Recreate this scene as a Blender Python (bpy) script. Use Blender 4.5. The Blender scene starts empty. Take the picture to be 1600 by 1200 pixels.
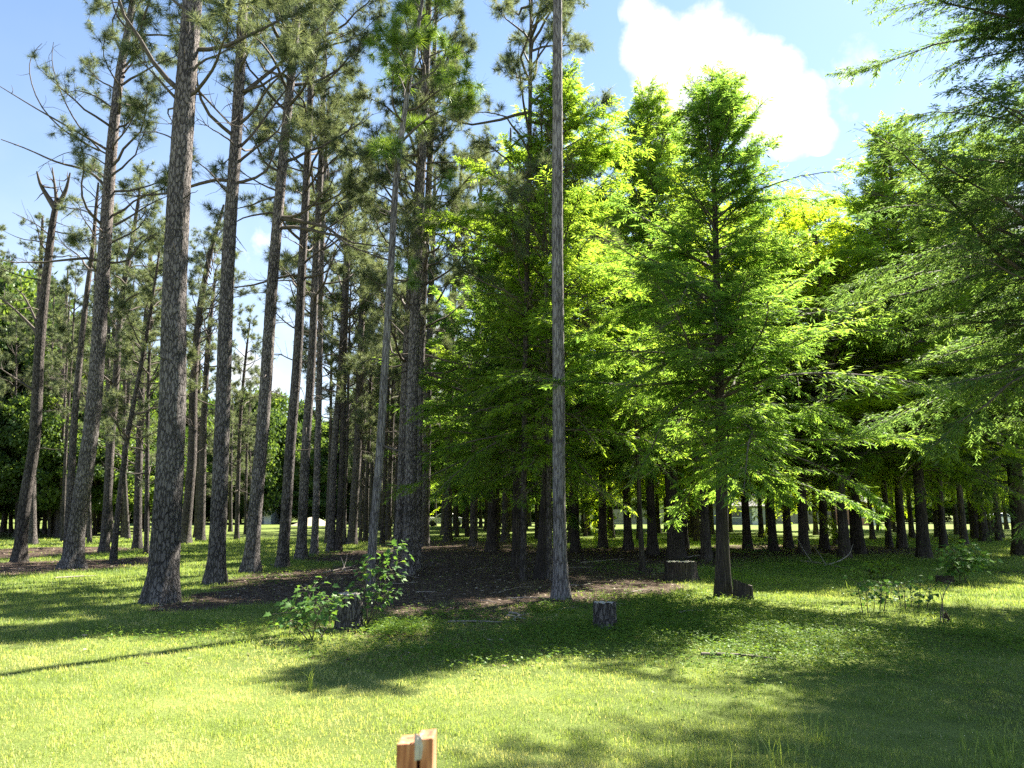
import bpy, math, random
import numpy as np
from mathutils import Vector, Matrix, noise as mn
R = math.radians
SC = bpy.context.scene
COL = SC.collection
# ------------------------------------------------------------------ camera
PITCH, F, EYE = R(9.8), 1155.0, 1.6
cam_d = bpy.data.cameras.new('camera'); cam = bpy.data.objects.new('camera', cam_d); COL.objects.link(cam)
cam.location = (0, 0, EYE); cam.rotation_euler = (R(90) + PITCH, 0, 0)
cam_d.lens = 26.0; cam_d.sensor_width = 36.0; cam_d.clip_end = 3000; cam_d.clip_start = 0.05
cam_d.dof.use_dof = True; cam_d.dof.focus_distance = 14.0; cam_d.dof.aperture_fstop = 7.0
SC.camera = cam
# ------------------------------------------------------------------ light
SUN_AZ, SUN_EL = R(42), R(49)          # azimuth measured from straight ahead towards the right
sd = bpy.data.lights.new('sun', 'SUN'); sd.energy = 5.0; sd.angle = R(0.53); sd.color = (1.0, .93, .80)
sun = bpy.data.objects.new('sun', sd); COL.objects.link(sun)
SV = Vector((math.sin(SUN_AZ)*math.cos(SUN_EL), math.cos(SUN_AZ)*math.cos(SUN_EL), math.sin(SUN_EL)))
sun.rotation_euler = SV.to_track_quat('Z', 'Y').to_euler(); sun.location = (0, 0, 40)
SC.view_settings.view_transform = 'Standard'; SC.view_settings.look = 'None'
SC.view_settings.exposure = 2.42; SC.view_settings.gamma = 1.0

def ray(x, y):
    cx, cy = (x-800)/F, (600-y)/F
    return Vector((cx, math.cos(PITCH)-cy*math.sin(PITCH), math.sin(PITCH)+cy*math.cos(PITCH)))
def at_ground(x, y):
    d = ray(x, y); t = -EYE/d.z
    return Vector((d.x*t, d.y*t, 0))
def at_depth(x, y, Y):
    d = ray(x, y); t = Y/d.y
    return Vector((d.x*t, Y, EYE + d.z*t))

W = bpy.data.worlds.new('World'); SC.world = W; W.use_nodes = True
nt = W.node_tree; nt.nodes.clear()
def N(nt, t, **k):
    n = nt.nodes.new(t)
    for a, b in k.items(): setattr(n, a, b)
    return n
def lk(nt, a, b): nt.links.new(a, b)
def MT(nt, op, a, b=None, c=None, clamp=False):
    n = N(nt, 'ShaderNodeMath', operation=op, use_clamp=clamp)
    for i, v in enumerate((a, b, c)):
        if v is None: continue
        if isinstance(v, (int, float)): n.inputs[i].default_value = v
        else: lk(nt, v, n.inputs[i])
    return n.outputs[0]
sky = N(nt, 'ShaderNodeTexSky', sky_type='NISHITA'); sky.sun_disc = False
sky.sun_elevation = SUN_EL; sky.sun_rotation = SUN_AZ; sky.air_density = 1.0; sky.dust_density = 0.15; sky.ozone_density = 1.6
tc = N(nt, 'ShaderNodeTexCoord')
nz = N(nt, 'ShaderNodeTexNoise'); nz.inputs['Scale'].default_value = 9; nz.inputs['Detail'].default_value = 9; nz.inputs['Roughness'].default_value = .62
lk(nt, tc.outputs['Generated'], nz.inputs['Vector'])
nz2 = N(nt, 'ShaderNodeTexNoise'); nz2.inputs['Scale'].default_value = 2.6; nz2.inputs['Detail'].default_value = 5
lk(nt, tc.outputs['Generated'], nz2.inputs['Vector'])
acc = None
for (x, y, r, a) in [(1030,75,46,1),(1095,85,60,1),(1060,125,58,1),(1020,150,36,.8),(1185,125,46,1),(1175,165,52,1),(1235,180,48,1),(1215,110,30,.9),
                     (1280,208,24,.8),(1345,120,42,.34),(1322,165,34,.34),(1000,15,24,.35),(1050,200,40,.7),(1100,150,40,.8),
                     (1560,360,70,.8),(385,392,30,.45),(405,378,24,.4),(720,640,170,.7),(390,610,60,.6),(490,700,70,.6),(1480,420,60,.5)]:
    d = ray(x, y).normalized(); ang = math.atan(r/F)
    vm = N(nt, 'ShaderNodeVectorMath', operation='DOT_PRODUCT'); lk(nt, tc.outputs['Generated'], vm.inputs[0]); vm.inputs[1].default_value = d
    # 1 at the centre, 0 at 1.6 radii
    q = MT(nt, 'SUBTRACT', 1.0, vm.outputs['Value']); q = MT(nt, 'DIVIDE', q, (1-math.cos(ang))*1.7)
    q = MT(nt, 'SUBTRACT', 1.0, q, clamp=True); q = MT(nt, 'MULTIPLY', q, a)
    acc = q if acc is None else MT(nt, 'MAXIMUM', acc, q)
nn = MT(nt, 'MULTIPLY_ADD', nz.outputs['Fac'], 2.8, -1.4)
s = MT(nt, 'ADD', acc, nn)
mr = N(nt, 'ShaderNodeMapRange', interpolation_type='SMOOTHSTEP'); mr.inputs['From Min'].default_value = .12; mr.inputs['From Max'].default_value = .68
lk(nt, s, mr.inputs['Value'])
gate = MT(nt, 'MULTIPLY', MT(nt, 'GREATER_THAN', acc, 0.0), mr.outputs[0])
# thin general veil of haze, thicker low down
sx = N(nt, 'ShaderNodeSeparateXYZ'); lk(nt, tc.outputs['Generated'], sx.inputs[0])
lowf = N(nt, 'ShaderNodeMapRange', interpolation_type='SMOOTHSTEP'); lowf.inputs['From Min'].default_value = .62; lowf.inputs['From Max'].default_value = .0
lowf.inputs['To Min'].default_value = .02; lowf.inputs['To Max'].default_value = .8
lk(nt, sx.outputs['Z'], lowf.inputs['Value'])
veil = MT(nt, 'MULTIPLY', lowf.outputs[0], MT(nt, 'MULTIPLY_ADD', nz2.outputs['Fac'], .9, .3), clamp=True)
tot = MT(nt, 'MAXIMUM', gate, MT(nt, 'MULTIPLY', veil, .8))
SKYM, CLOUD = 0.050, 5.9
tintn = N(nt, 'ShaderNodeMix', data_type='RGBA', blend_type='MULTIPLY'); tintn.inputs[0].default_value = 1
lk(nt, sky.outputs[0], tintn.inputs[6]); tintn.inputs[7].default_value = (.97, .99, 1.0, 1)
mx = N(nt, 'ShaderNodeMix', data_type='RGBA'); lk(nt, tot, mx.inputs[0]); lk(nt, tintn.outputs[2], mx.inputs[6])
nz3 = N(nt, 'ShaderNodeTexNoise'); nz3.inputs['Scale'].default_value = 14; nz3.inputs['Detail'].default_value = 6
lk(nt, tc.outputs['Generated'], nz3.inputs['Vector'])
cr_ = N(nt, 'ShaderNodeMix', data_type='RGBA'); lk(nt, MT(nt, 'MULTIPLY_ADD', nz3.outputs['Fac'], 3.2, -1.1, clamp=True), cr_.inputs[0])
cr_.inputs[6].default_value = (CLOUD*.66, CLOUD*.71, CLOUD*.78, 1); cr_.inputs[7].default_value = (CLOUD*.86, CLOUD*.86, CLOUD*.86, 1); lk(nt, cr_.outputs[2], mx.inputs[7])
bg = N(nt, 'ShaderNodeBackground'); lk(nt, mx.outputs[2], bg.inputs[0]); bg.inputs[1].default_value = SKYM
ow = N(nt, 'ShaderNodeOutputWorld'); lk(nt, bg.outputs[0], ow.inputs[0])
cy = SC.cycles
cy.max_bounces = 9; cy.diffuse_bounces = 6; cy.glossy_bounces = 2; cy.transmission_bounces = 4; cy.transparent_max_bounces = 4
cy.use_denoising = False
cy.sample_clamp_indirect = 6; cy.caustics_reflective = False; cy.caustics_refractive = False

# ------------------------------------------------------------------ materials
def mat(name):
    m = bpy.data.materials.new(name); m.use_nodes = True; m.node_tree.nodes.clear(); return m, m.node_tree
def ramp(nt, fac, stops):
    r = N(nt, 'ShaderNodeValToRGB'); e = r.color_ramp.elements
    while len(e) < len(stops): e.new(.5)
    for i, (p, c) in enumerate(stops): e[i].position = p; e[i].color = (*c, 1)
    lk(nt, fac, r.inputs[0]); return r.outputs[0]
def leaf_mat(name, dark, mid, light, trans=.45, tcol=1.6, gloss=.08, rough=.45, warm=(1.15,1.0,.45)):
    m, t = mat(name)
    at = N(t, 'ShaderNodeAttribute'); at.attribute_name = 'tint'
    c = ramp(t, at.outputs['Fac'], [(0, dark), (.5, mid), (1, light)])
    df = N(t, 'ShaderNodeBsdfDiffuse'); lk(t, c, df.inputs[0])
    mu = N(t, 'ShaderNodeMix', data_type='RGBA', blend_type='MULTIPLY'); mu.inputs[0].default_value = 1
    lk(t, c, mu.inputs[6]); mu.inputs[7].default_value = (tcol*warm[0], tcol*warm[1], tcol*warm[2], 1)
    tr = N(t, 'ShaderNodeBsdfTranslucent'); lk(t, mu.outputs[2], tr.inputs[0])
    ms = N(t, 'ShaderNodeMixShader'); ms.inputs[0].default_value = trans
    lk(t, df.outputs[0], ms.inputs[1]); lk(t, tr.outputs[0], ms.inputs[2])
    gl = N(t, 'ShaderNodeBsdfGlossy'); gl.inputs['Roughness'].default_value = rough; gl.inputs[0].default_value = (.6, .65, .55, 1)
    m2 = N(t, 'ShaderNodeMixShader'); m2.inputs[0].default_value = gloss
    lk(t, ms.outputs[0], m2.inputs[1]); lk(t, gl.outputs[0], m2.inputs[2])
    o = N(t, 'ShaderNodeOutputMaterial'); lk(t, m2.outputs[0], o.inputs[0]); return m
def bark_mat(name, c_dark, c_mid, c_light, sx=14, sz=3.2, bump=.9, lich=None, plate=True):
    m, t = mat(name)
    tc = N(t, 'ShaderNodeTexCoord'); mp = N(t, 'ShaderNodeMapping'); mp.inputs['Scale'].default_value = (sx, sx, sz)
    lk(t, tc.outputs['Object'], mp.inputs[0])
    wn = N(t, 'ShaderNodeTexNoise'); wn.inputs['Scale'].default_value = 1.3; wn.inputs['Detail'].default_value = 3; lk(t, mp.outputs[0], wn.inputs[0])
    ad = N(t, 'ShaderNodeMix', data_type='RGBA', blend_type='LINEAR_LIGHT'); ad.inputs[0].default_value = .65
    lk(t, mp.outputs[0], ad.inputs[6]); lk(t, wn.outputs['Color'], ad.inputs[7])
    vo = N(t, 'ShaderNodeTexVoronoi', feature='DISTANCE_TO_EDGE'); vo.inputs['Scale'].default_value = 1.0; lk(t, ad.outputs[2], vo.inputs[0])
    n2 = N(t, 'ShaderNodeTexNoise'); n2.inputs['Scale'].default_value = 3.5; n2.inputs['Detail'].default_value = 8; n2.inputs['Roughness'].default_value = .7; lk(t, mp.outputs[0], n2.inputs[0])
    n3 = N(t, 'ShaderNodeTexNoise'); n3.inputs['Scale'].default_value = .9; n3.inputs['Detail'].default_value = 3; lk(t, tc.outputs['Object'], n3.inputs[0])
    e = N(t, 'ShaderNodeMapRange'); e.inputs['From Min'].default_value = 0; e.inputs['From Max'].default_value = .16 if plate else .35; lk(t, vo.outputs['Distance'], e.inputs[0])
    hgt = MT(t, 'ADD', MT(t, 'MULTIPLY', e.outputs[0], .65), MT(t, 'MULTIPLY', n2.outputs['Fac'], .5))
    fac = MT(t, 'ADD', MT(t, 'MULTIPLY', hgt, .62), MT(t, 'MULTIPLY_ADD', n3.outputs['Fac'], .7, -.32), clamp=True)
    c = ramp(t, fac, [(0.12, c_dark), (.48, c_mid), (.9, c_light)])
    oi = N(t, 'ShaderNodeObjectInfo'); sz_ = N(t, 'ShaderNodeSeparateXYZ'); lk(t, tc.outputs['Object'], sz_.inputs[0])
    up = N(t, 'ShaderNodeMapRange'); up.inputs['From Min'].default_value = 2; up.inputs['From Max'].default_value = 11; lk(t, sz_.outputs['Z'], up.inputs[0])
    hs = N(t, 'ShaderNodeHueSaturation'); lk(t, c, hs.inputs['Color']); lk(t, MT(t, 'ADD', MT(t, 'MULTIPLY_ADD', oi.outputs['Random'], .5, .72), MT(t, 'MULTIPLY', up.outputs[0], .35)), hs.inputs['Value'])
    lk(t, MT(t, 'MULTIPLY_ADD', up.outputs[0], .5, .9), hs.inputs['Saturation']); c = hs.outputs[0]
    b = N(t, 'ShaderNodeBump'); b.inputs['Strength'].default_value = bump; b.inputs['Distance'].default_value = .05; lk(t, hgt, b.inputs['Height'])
    p = N(t, 'ShaderNodeBsdfPrincipled'); p.inputs['Roughness'].default_value = .85; p.inputs['Specular IOR Level'].default_value = .25
    lk(t, c, p.inputs['Base Color']); lk(t, b.outputs[0], p.inputs['Normal'])
    o = N(t, 'ShaderNodeOutputMaterial'); lk(t, p.outputs[0], o.inputs[0]); return m
def plain_mat(name, c1, c2, scale=8, rough=.8, bump=.3, sc3=(1,1,1)):
    m, t = mat(name)
    tc = N(t, 'ShaderNodeTexCoord'); mp = N(t, 'ShaderNodeMapping'); mp.inputs['Scale'].default_value = sc3; lk(t, tc.outputs['Object'], mp.inputs[0])
    n = N(t, 'ShaderNodeTexNoise'); n.inputs['Scale'].default_value = scale; n.inputs['Detail'].default_value = 7; n.inputs['Roughness'].default_value = .65; lk(t, mp.outputs[0], n.inputs[0])
    c = ramp(t, n.outputs['Fac'], [(.3, c1), (.7, c2)])
    b = N(t, 'ShaderNodeBump'); b.inputs['Strength'].default_value = bump; b.inputs['Distance'].default_value = .01; lk(t, n.outputs['Fac'], b.inputs['Height'])
    p = N(t, 'ShaderNodeBsdfPrincipled'); p.inputs['Roughness'].default_value = rough; lk(t, c, p.inputs['Base Color']); lk(t, b.outputs[0], p.inputs['Normal'])
    o = N(t, 'ShaderNodeOutputMaterial'); lk(t, p.outputs[0], o.inputs[0]); return m
M = {}
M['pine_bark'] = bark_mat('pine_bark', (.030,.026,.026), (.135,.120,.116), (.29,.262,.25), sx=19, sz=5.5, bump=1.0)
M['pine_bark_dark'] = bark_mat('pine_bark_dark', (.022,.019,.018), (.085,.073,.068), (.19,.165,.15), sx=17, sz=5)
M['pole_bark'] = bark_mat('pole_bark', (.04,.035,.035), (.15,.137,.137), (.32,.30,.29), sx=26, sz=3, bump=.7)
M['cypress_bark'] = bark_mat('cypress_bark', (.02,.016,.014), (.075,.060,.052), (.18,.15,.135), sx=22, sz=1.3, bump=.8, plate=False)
M['twig'] = plain_mat('twig_wood', (.045,.035,.028), (.13,.105,.085), 12, .85)
M['dead_wood'] = plain_mat('dead_wood', (.16,.13,.11), (.36,.31,.27), 14, .85)
M['cut_wood'] = plain_mat('cut_wood', (.30,.26,.21), (.55,.50,.43), 20, .8)
M['needles'] = leaf_mat('pine_needles', (.045,.068,.04), (.10,.135,.075), (.20,.235,.125), trans=.45, tcol=1.8, gloss=.06, rough=.5, warm=(1.1,1.0,.65))
M['needles_bright'] = leaf_mat('bright_pine_needles', (.06,.12,.02), (.11,.20,.03), (.19,.30,.05), trans=.45, tcol=1.7, gloss=.1)
M['needles_brown'] = leaf_mat('dry_pine_needles', (.08,.06,.03), (.15,.13,.06), (.22,.20,.10), trans=.3, tcol=1.3, gloss=.1, warm=(1,1,.8))
M['cypress_green'] = leaf_mat('cypress_leaves', (.055,.11,.028), (.11,.19,.040), (.18,.26,.055), trans=.68, tcol=2.8, gloss=.015, warm=(1.15,1.0,.38))
M['cypress_deep'] = leaf_mat('deep_green_cypress_leaves', (.045,.095,.033), (.088,.158,.042), (.145,.215,.052), trans=.64, tcol=2.9, gloss=.02, warm=(1.12,1.03,.45))
M['cypress_dark'] = leaf_mat('dark_green_cypress_leaves', (.035,.075,.034), (.068,.12,.045), (.115,.175,.055), trans=.57, tcol=2.5, gloss=.03, warm=(1.1,1.03,.5))
M['cypress_yellow'] = leaf_mat('yellow_green_cypress_leaves', (.09,.15,.022), (.15,.235,.03), (.22,.30,.045), trans=.70, tcol=2.8, gloss=.015, warm=(1.18,1.0,.3))
M['broadleaf'] = leaf_mat('broad_tree_leaves', (.03,.062,.024), (.065,.12,.036), (.13,.20,.05), trans=.5, tcol=1.8, gloss=.03)
M['sapling_leaf'] = leaf_mat('sapling_leaves', (.035,.09,.028), (.065,.15,.04), (.13,.24,.05), trans=.42, tcol=1.7, gloss=.03)
M['weed_leaf'] = leaf_mat('weed_leaves', (.05,.11,.02), (.10,.18,.03), (.17,.26,.04), trans=.45, tcol=1.7, gloss=.02)
M['grass'] = leaf_mat('grass_blades', (.085,.15,.045), (.25,.335,.09), (.50,.49,.28), trans=.5, tcol=1.5, gloss=.02, warm=(1.1,1.0,.5))
M['dry_weed'] = leaf_mat('dry_weed', (.05,.035,.02), (.09,.06,.035), (.14,.10,.06), trans=.2, tcol=1.2, gloss=.04, warm=(1,1,.8))

# ------------------------------------------------------------------ mesh helpers
def obj_from(name, verts, faces, m, parent=None, smooth=False, tint=None, loc=None):
    me = bpy.data.meshes.new(name)
    if isinstance(faces, np.ndarray):
        v = np.ascontiguousarray(verts, dtype=np.float32); k = faces.shape[1]; nf = len(faces)
        me.vertices.add(len(v)); me.vertices.foreach_set('co', v.ravel())
        me.loops.add(nf*k); me.loops.foreach_set('vertex_index', np.ascontiguousarray(faces, dtype=np.int32).ravel())
        me.polygons.add(nf); me.polygons.foreach_set('loop_start', np.arange(0, nf*k, k, dtype=np.int32))
        try: me.polygons.foreach_set('loop_total', np.full(nf, k, dtype=np.int32))
        except Exception: pass
    else:
        me.from_pydata([tuple(v) for v in verts], [], faces); nf = len(me.polygons)
    if tint is not None:
        a = me.attributes.new('tint', 'FLOAT', 'FACE'); a.data.foreach_set('value', np.ascontiguousarray(tint, dtype=np.float32))
    if smooth: me.polygons.foreach_set('use_smooth', np.ones(len(me.polygons), dtype=bool))
    me.materials.append(m); me.update(calc_edges=True)
    o = bpy.data.objects.new(name, me); COL.objects.link(o)
    if parent: o.parent = parent
    if loc is not None: o.location = loc
    return o
def tag(o, label=None, cat=None, group=None, kind=None):
    if label: o['label'] = label
    if cat: o['category'] = cat
    if group: o['group'] = group
    if kind: o['kind'] = kind
    return o
def empty(name, loc, rz=0.0):
    o = bpy.data.objects.new(name, None); COL.objects.link(o); o.location = loc; o.rotation_euler = (0, 0, rz); o.empty_display_size = .3; return o
def share(src, parent, name=None):
    c = src.copy(); COL.objects.link(c); c.parent = parent
    return c
class Tubes:
    """collects polyline tubes into one quad mesh"""
    def __init__(s): s.v = []; s.f = []; s.n = 0
    def add(s, pts, rad, k=6, flare=None):
        P = np.asarray(pts, float); r = np.asarray(rad, float); n = len(P)
        T = np.gradient(P, axis=0); T /= np.linalg.norm(T, axis=1)[:, None] + 1e-9
        ref = np.array([1., 0, 0]) if abs(T[0, 0]) < .8 else np.array([0, 1., 0])
        U = ref - T*(T@ref)[:, None]; U /= np.linalg.norm(U, axis=1)[:, None]+1e-9
        V = np.cross(T, U); a = np.arange(k)/k*2*np.pi
        rr = r[:, None]*np.ones(k)
        if flare is not None: rr = rr*flare
        X = P[:, None, :] + rr[..., None]*(np.cos(a)[None, :, None]*U[:, None, :] + np.sin(a)[None, :, None]*V[:, None, :])
        s.v.append(X.reshape(-1, 3))
        i = np.arange(n-1)[:, None]*k; j = np.arange(k)[None, :]; j2 = (j+1) % k
        s.f.append(np.stack([i+j, i+j2, i+k+j2, i+k+j], -1).reshape(-1, 4) + s.n); s.n += n*k
    def quads(s, v, f):
        s.v.append(v); s.f.append(f + s.n); s.n += len(v)
    def build(s, name, m, parent=None, **k):
        return obj_from(name, np.concatenate(s.v), np.concatenate(s.f), m, parent, smooth=True, **k)
def nrm(a): return a/(np.linalg.norm(a, axis=-1, keepdims=True)+1e-9)
def blades(P, D, S, L, Wd, tri=False):
    """flat leaf shapes: base P, direction D, side S, length L, width W -> verts, faces (rhombus quads, or slender triangles)"""
    L = L[:, None]; Wd = Wd[:, None]
    if tri:
        v = np.stack([P - S*Wd*.5, P + S*Wd*.5, P + D*L], 1); f = np.arange(len(P)*3).reshape(-1, 3)
    else:
        v = np.stack([P, P + D*L*.45 + S*Wd*.5, P + D*L, P + D*L*.45 - S*Wd*.5], 1); f = np.arange(len(P)*4).reshape(-1, 4)
    return v.reshape(-1, 3), f
def rdir(rng, n): return nrm(rng.normal(size=(n, 3)))

# ------------------------------------------------------------------ crown generators (origin at the foot of the crown on the trunk axis)
def bend_path(p0, d, L, rng, n=7, up=0.0, wob=.08):
    pts = [np.array(p0, float)]; d = np.array(d, float); st = L/(n-1)
    for i in range(n-1):
        d = d + np.array([0, 0, up])/(n-1) + rng.normal(size=3)*wob; d /= np.linalg.norm(d); pts.append(pts[-1]+d*st)
    return np.array(pts)
def cypress_crown(seed, Hc, Rc, nb, tw_sp, fr_sp, fl, fw, m, topw=.12, wood_k=4, pw=.62):
    """feathery conical crown: returns (limbs object, foliage object)"""
    rng = np.random.default_rng(seed); T = Tubes(); tw = []
    for i in range(nb):
        t = (i+rng.random())/nb; t = t**.92; z = t*Hc*.985
        prof = (1-t)**pw*min(1, .55+t*3.0)+topw*(1-t)
        L = Rc*prof*rng.uniform(.5, 1.3)*(1+.22*math.sin(i*2.39996*1+z*1.1+seed)); az = i*2.39996+rng.normal()*.5
        el = R(8+46*t**1.1+rng.normal()*13)
        d = np.array([math.cos(az)*math.cos(el), math.sin(az)*math.cos(el), math.sin(el)])
        L = max(L, .35); P = bend_path((0, 0, z), d, L, rng, 8, up=rng.uniform(-.75, .15), wob=.10)
        r0 = .007+.0085*L; T.add(P, np.linspace(r0, .004, 8), wood_k)
        n = max(3, int(L/tw_sp)); s = rng.uniform(.1, 1.0, n)**.8
        idx = s*7; k = np.minimum(idx.astype(int), 6); fr = (idx-k)[:, None]; p = P[k]*(1-fr)+P[k+1]*fr
        dd = nrm(P[k+1]-P[k]); side = nrm(np.cross(dd, [0, 0, 1]))*np.where(rng.random(n) < .5, -1, 1)[:, None]
        a = rng.uniform(.35, 1.15, n)[:, None]
        D = nrm(dd*np.cos(a)+side*np.sin(a)+np.array([0, 0, 1])*rng.normal(.02, .22, n)[:, None])
        TL = (0.20*L*(1.15-s)+.22)*rng.uniform(.6, 1.25, n); tw.append(np.concatenate([p, D, TL[:, None]], 1))
    tw = np.concatenate(tw); p0, D, TL = tw[:, :3], tw[:, 3:6], tw[:, 6]
    n = len(tw); droop = rng.uniform(.15, .6, n)
    # twig ribbons as thin crossed slivers
    S = nrm(np.cross(D, rdir(rng, n))); e = p0+D*TL[:, None]; e[:, 2] -= droop*TL**2
    v = np.stack([p0-S*.0045, p0+S*.0045, e+S*.0015, e-S*.0015], 1).reshape(-1, 3); T.quads(v, np.arange(n*4).reshape(-1, 4))
    q = p0*1.9; cl = np.sin(q[:, 0]*1.3+seed)+np.sin(q[:, 1]*1.5+q[:, 2])+np.sin(q[:, 2]*2.1+q[:, 0]*.7+seed*2)+rng.normal(0, .5, n)
    K = np.maximum(2, (TL/fr_sp*2*np.clip(.95+.55*cl, .12, 1.6)).astype(int)); ii = np.repeat(np.arange(n), K); m_ = len(ii)
    s = rng.random(m_)**.8; l = s*TL[ii]
    P = p0[ii]+D[ii]*l[:, None]; P[:, 2] -= droop[ii]*l**2
    P += rng.normal(size=(m_, 3))*.018
    side = nrm(np.cross(D[ii], [0, 0, 1]))*np.where(rng.random(m_) < .5, -1, 1)[:, None]
    a = rng.uniform(.3, 1.2, m_)[:, None]
    FD = nrm(D[ii]*np.cos(a)+side*np.sin(a)+np.array([0, 0, -1.])*rng.uniform(.0, .75, m_)[:, None])
    FS = nrm(np.cross(FD, nrm(np.array([0, 0, 1.])+rdir(rng, m_)*.75)))
    LL = fl*rng.uniform(.55, 1.3, m_); WW = fw*rng.uniform(.6, 1.3, m_)
    v, f = blades(P, FD, FS, LL, WW)
    base = np.clip(rng.normal(.5, .14, n)+.10*np.sin(p0[:, 0]*2+p0[:, 2]*1.3+seed), 0, 1)[ii]
    tint = np.clip(base+rng.normal(0, .15, m_), 0, 1)
    limbs = T.build('limbs', M['twig']); fo = obj_from('crown', v, f, m, tint=tint)
    return limbs, fo
def pine_crown(seed, Hc, Rc, nl, nsub, nt, nn, nl_len, nw, m, bare=.25, lower=8):
    rng = np.random.default_rng(seed); T = Tubes(); tips = []
    for i in range(nl+lower):
        if i < nl:
            t = (i+rng.random())/nl; z = t*Hc*.97; L = Rc*((1-t)**.55*.85+.18)*rng.uniform(.55, 1.2)*min(1, .55+t*2); el = R(12+45*t+rng.normal()*12)
        else:
            t = 0; z = -rng.uniform(.1, 3.2); L = Rc*rng.uniform(.3, .95); el = R(rng.uniform(-8, 35))
        az = i*2.39996+rng.normal()*.5
        d = np.array([math.cos(az)*math.cos(el), math.sin(az)*math.cos(el), math.sin(el)])
        n = 9; P = bend_path((0, 0, z), d, max(L, .5), rng, n, up=rng.uniform(.0, .8), wob=.19)
        r0 = .010+.013*L; T.add(P, np.linspace(r0, .006, n), 5)
        alive = i < nl or rng.random() < .45
        ns = max(2, int(nsub*L/Rc*1.1))
        for j in range(ns):
            s = rng.uniform(.3, 1)**.6; k = min(int(s*(n-1)), n-2); p = P[k]+(P[k+1]-P[k])*(s*(n-1)-k)
            dd = P[k+1]-P[k]; dd /= np.linalg.norm(dd); q = rng.normal(size=3); q -= dd*(q@dd); q /= np.linalg.norm(q)
            d2 = dd*rng.uniform(.3, .9)+q*rng.uniform(.5, 1.0); d2[2] *= .7; d2 /= np.linalg.norm(d2)
            l2 = (.22*L*(1.2-s)+.28)*rng.uniform(.6, 1.4); Q = bend_path(p, d2, l2, rng, 6, up=rng.uniform(.2, 1.2), wob=.2)
            T.add(Q, np.linspace(.008, .0035, 6), 3)
            if not alive or rng.random() < bare*(1.25-s) or s < .5*rng.random()+.25: continue
            for u in range(nt):
                if u == 0: tips.append((*Q[-1], *(Q[-1]-Q[-2])))
                else:
                    kk = rng.integers(2, 6); o = rng.normal(size=3)*.6+(Q[-1]-Q[-2])/l2*3; o /= np.linalg.norm(o)
                    w = Q[kk-1]+o*rng.uniform(.08, .22); T.add([Q[kk-1], (Q[kk-1]+w)/2, w], [.004, .0035, .003], 3); tips.append((*w, *o))
        if alive: tips.append((*P[-1], *(P[-1]-P[-2])))
    tp = np.array(tips); C = tp[:, :3]; D = nrm(tp[:, 3:6]); n = len(tp); ii = np.repeat(np.arange(n), nn); m_ = len(ii)
    o = rdir(rng, m_); al = rng.uniform(.1, 1.0, m_)[:, None]; ND = nrm(D[ii]*al*1.1+o*.95+np.array([0, 0, -.12]))
    P = C[ii]-D[ii]*(rng.random(m_)*.11)[:, None]; S = nrm(np.cross(ND, rdir(rng, m_)))
    sz = rng.uniform(.75, 1.2, n)[ii]
    v, f = blades(P, ND, S, nl_len*sz*rng.uniform(.75, 1.1, m_), np.full(m_, nw), tri=True)
    tint = np.clip(np.clip(rng.normal(.45, .2, n), 0, 1)[ii]+rng.normal(0, .15, m_), 0, 1)
    return T.build('limbs', M['twig']), obj_from('crown', v, f, m, tint=tint)
def broad_crown(seed, Hc, Rc, ncl, per, leaf, m):
    rng = np.random.default_rng(seed); T = Tubes(); cs = []
    for i in range(ncl):
        o = rdir(rng, 1)[0]; rr = rng.random()**.45
        c = np.array([o[0]*Rc*rr, o[1]*Rc*rr, Hc*.5+o[2]*Hc*.5*rr]); cs.append(c)
        if i % 3 == 0:
            a = np.array([0, 0, c[2]*.35]); T.add([a, (a+c)/2+rng.normal(size=3)*.3, c], [.12, .06, .02], 4)
    cs = np.array(cs); ii = np.repeat(np.arange(ncl), per); n = len(ii)
    q = rdir(rng, n)*(rng.random(n)**.4)[:, None]*np.array([1, 1, .6])*(rng.uniform(.55, 1.2, ncl)[ii]*Rc*.24)[:, None]
    P = cs[ii]+q; D = nrm(rdir(rng, n)+[0, 0, -.3]); S = nrm(np.cross(D, rdir(rng, n)))
    v, f = blades(P, D, S, leaf*rng.uniform(.6, 1.3, n), leaf*.6*rng.uniform(.7, 1.3, n))
    tint = np.clip(rng.normal(.5, .18, ncl)[ii]+rng.normal(0, .12, n), 0, 1)
    return T.build('limbs', M['twig']), obj_from('crown', v, f, m, tint=tint)

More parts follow.
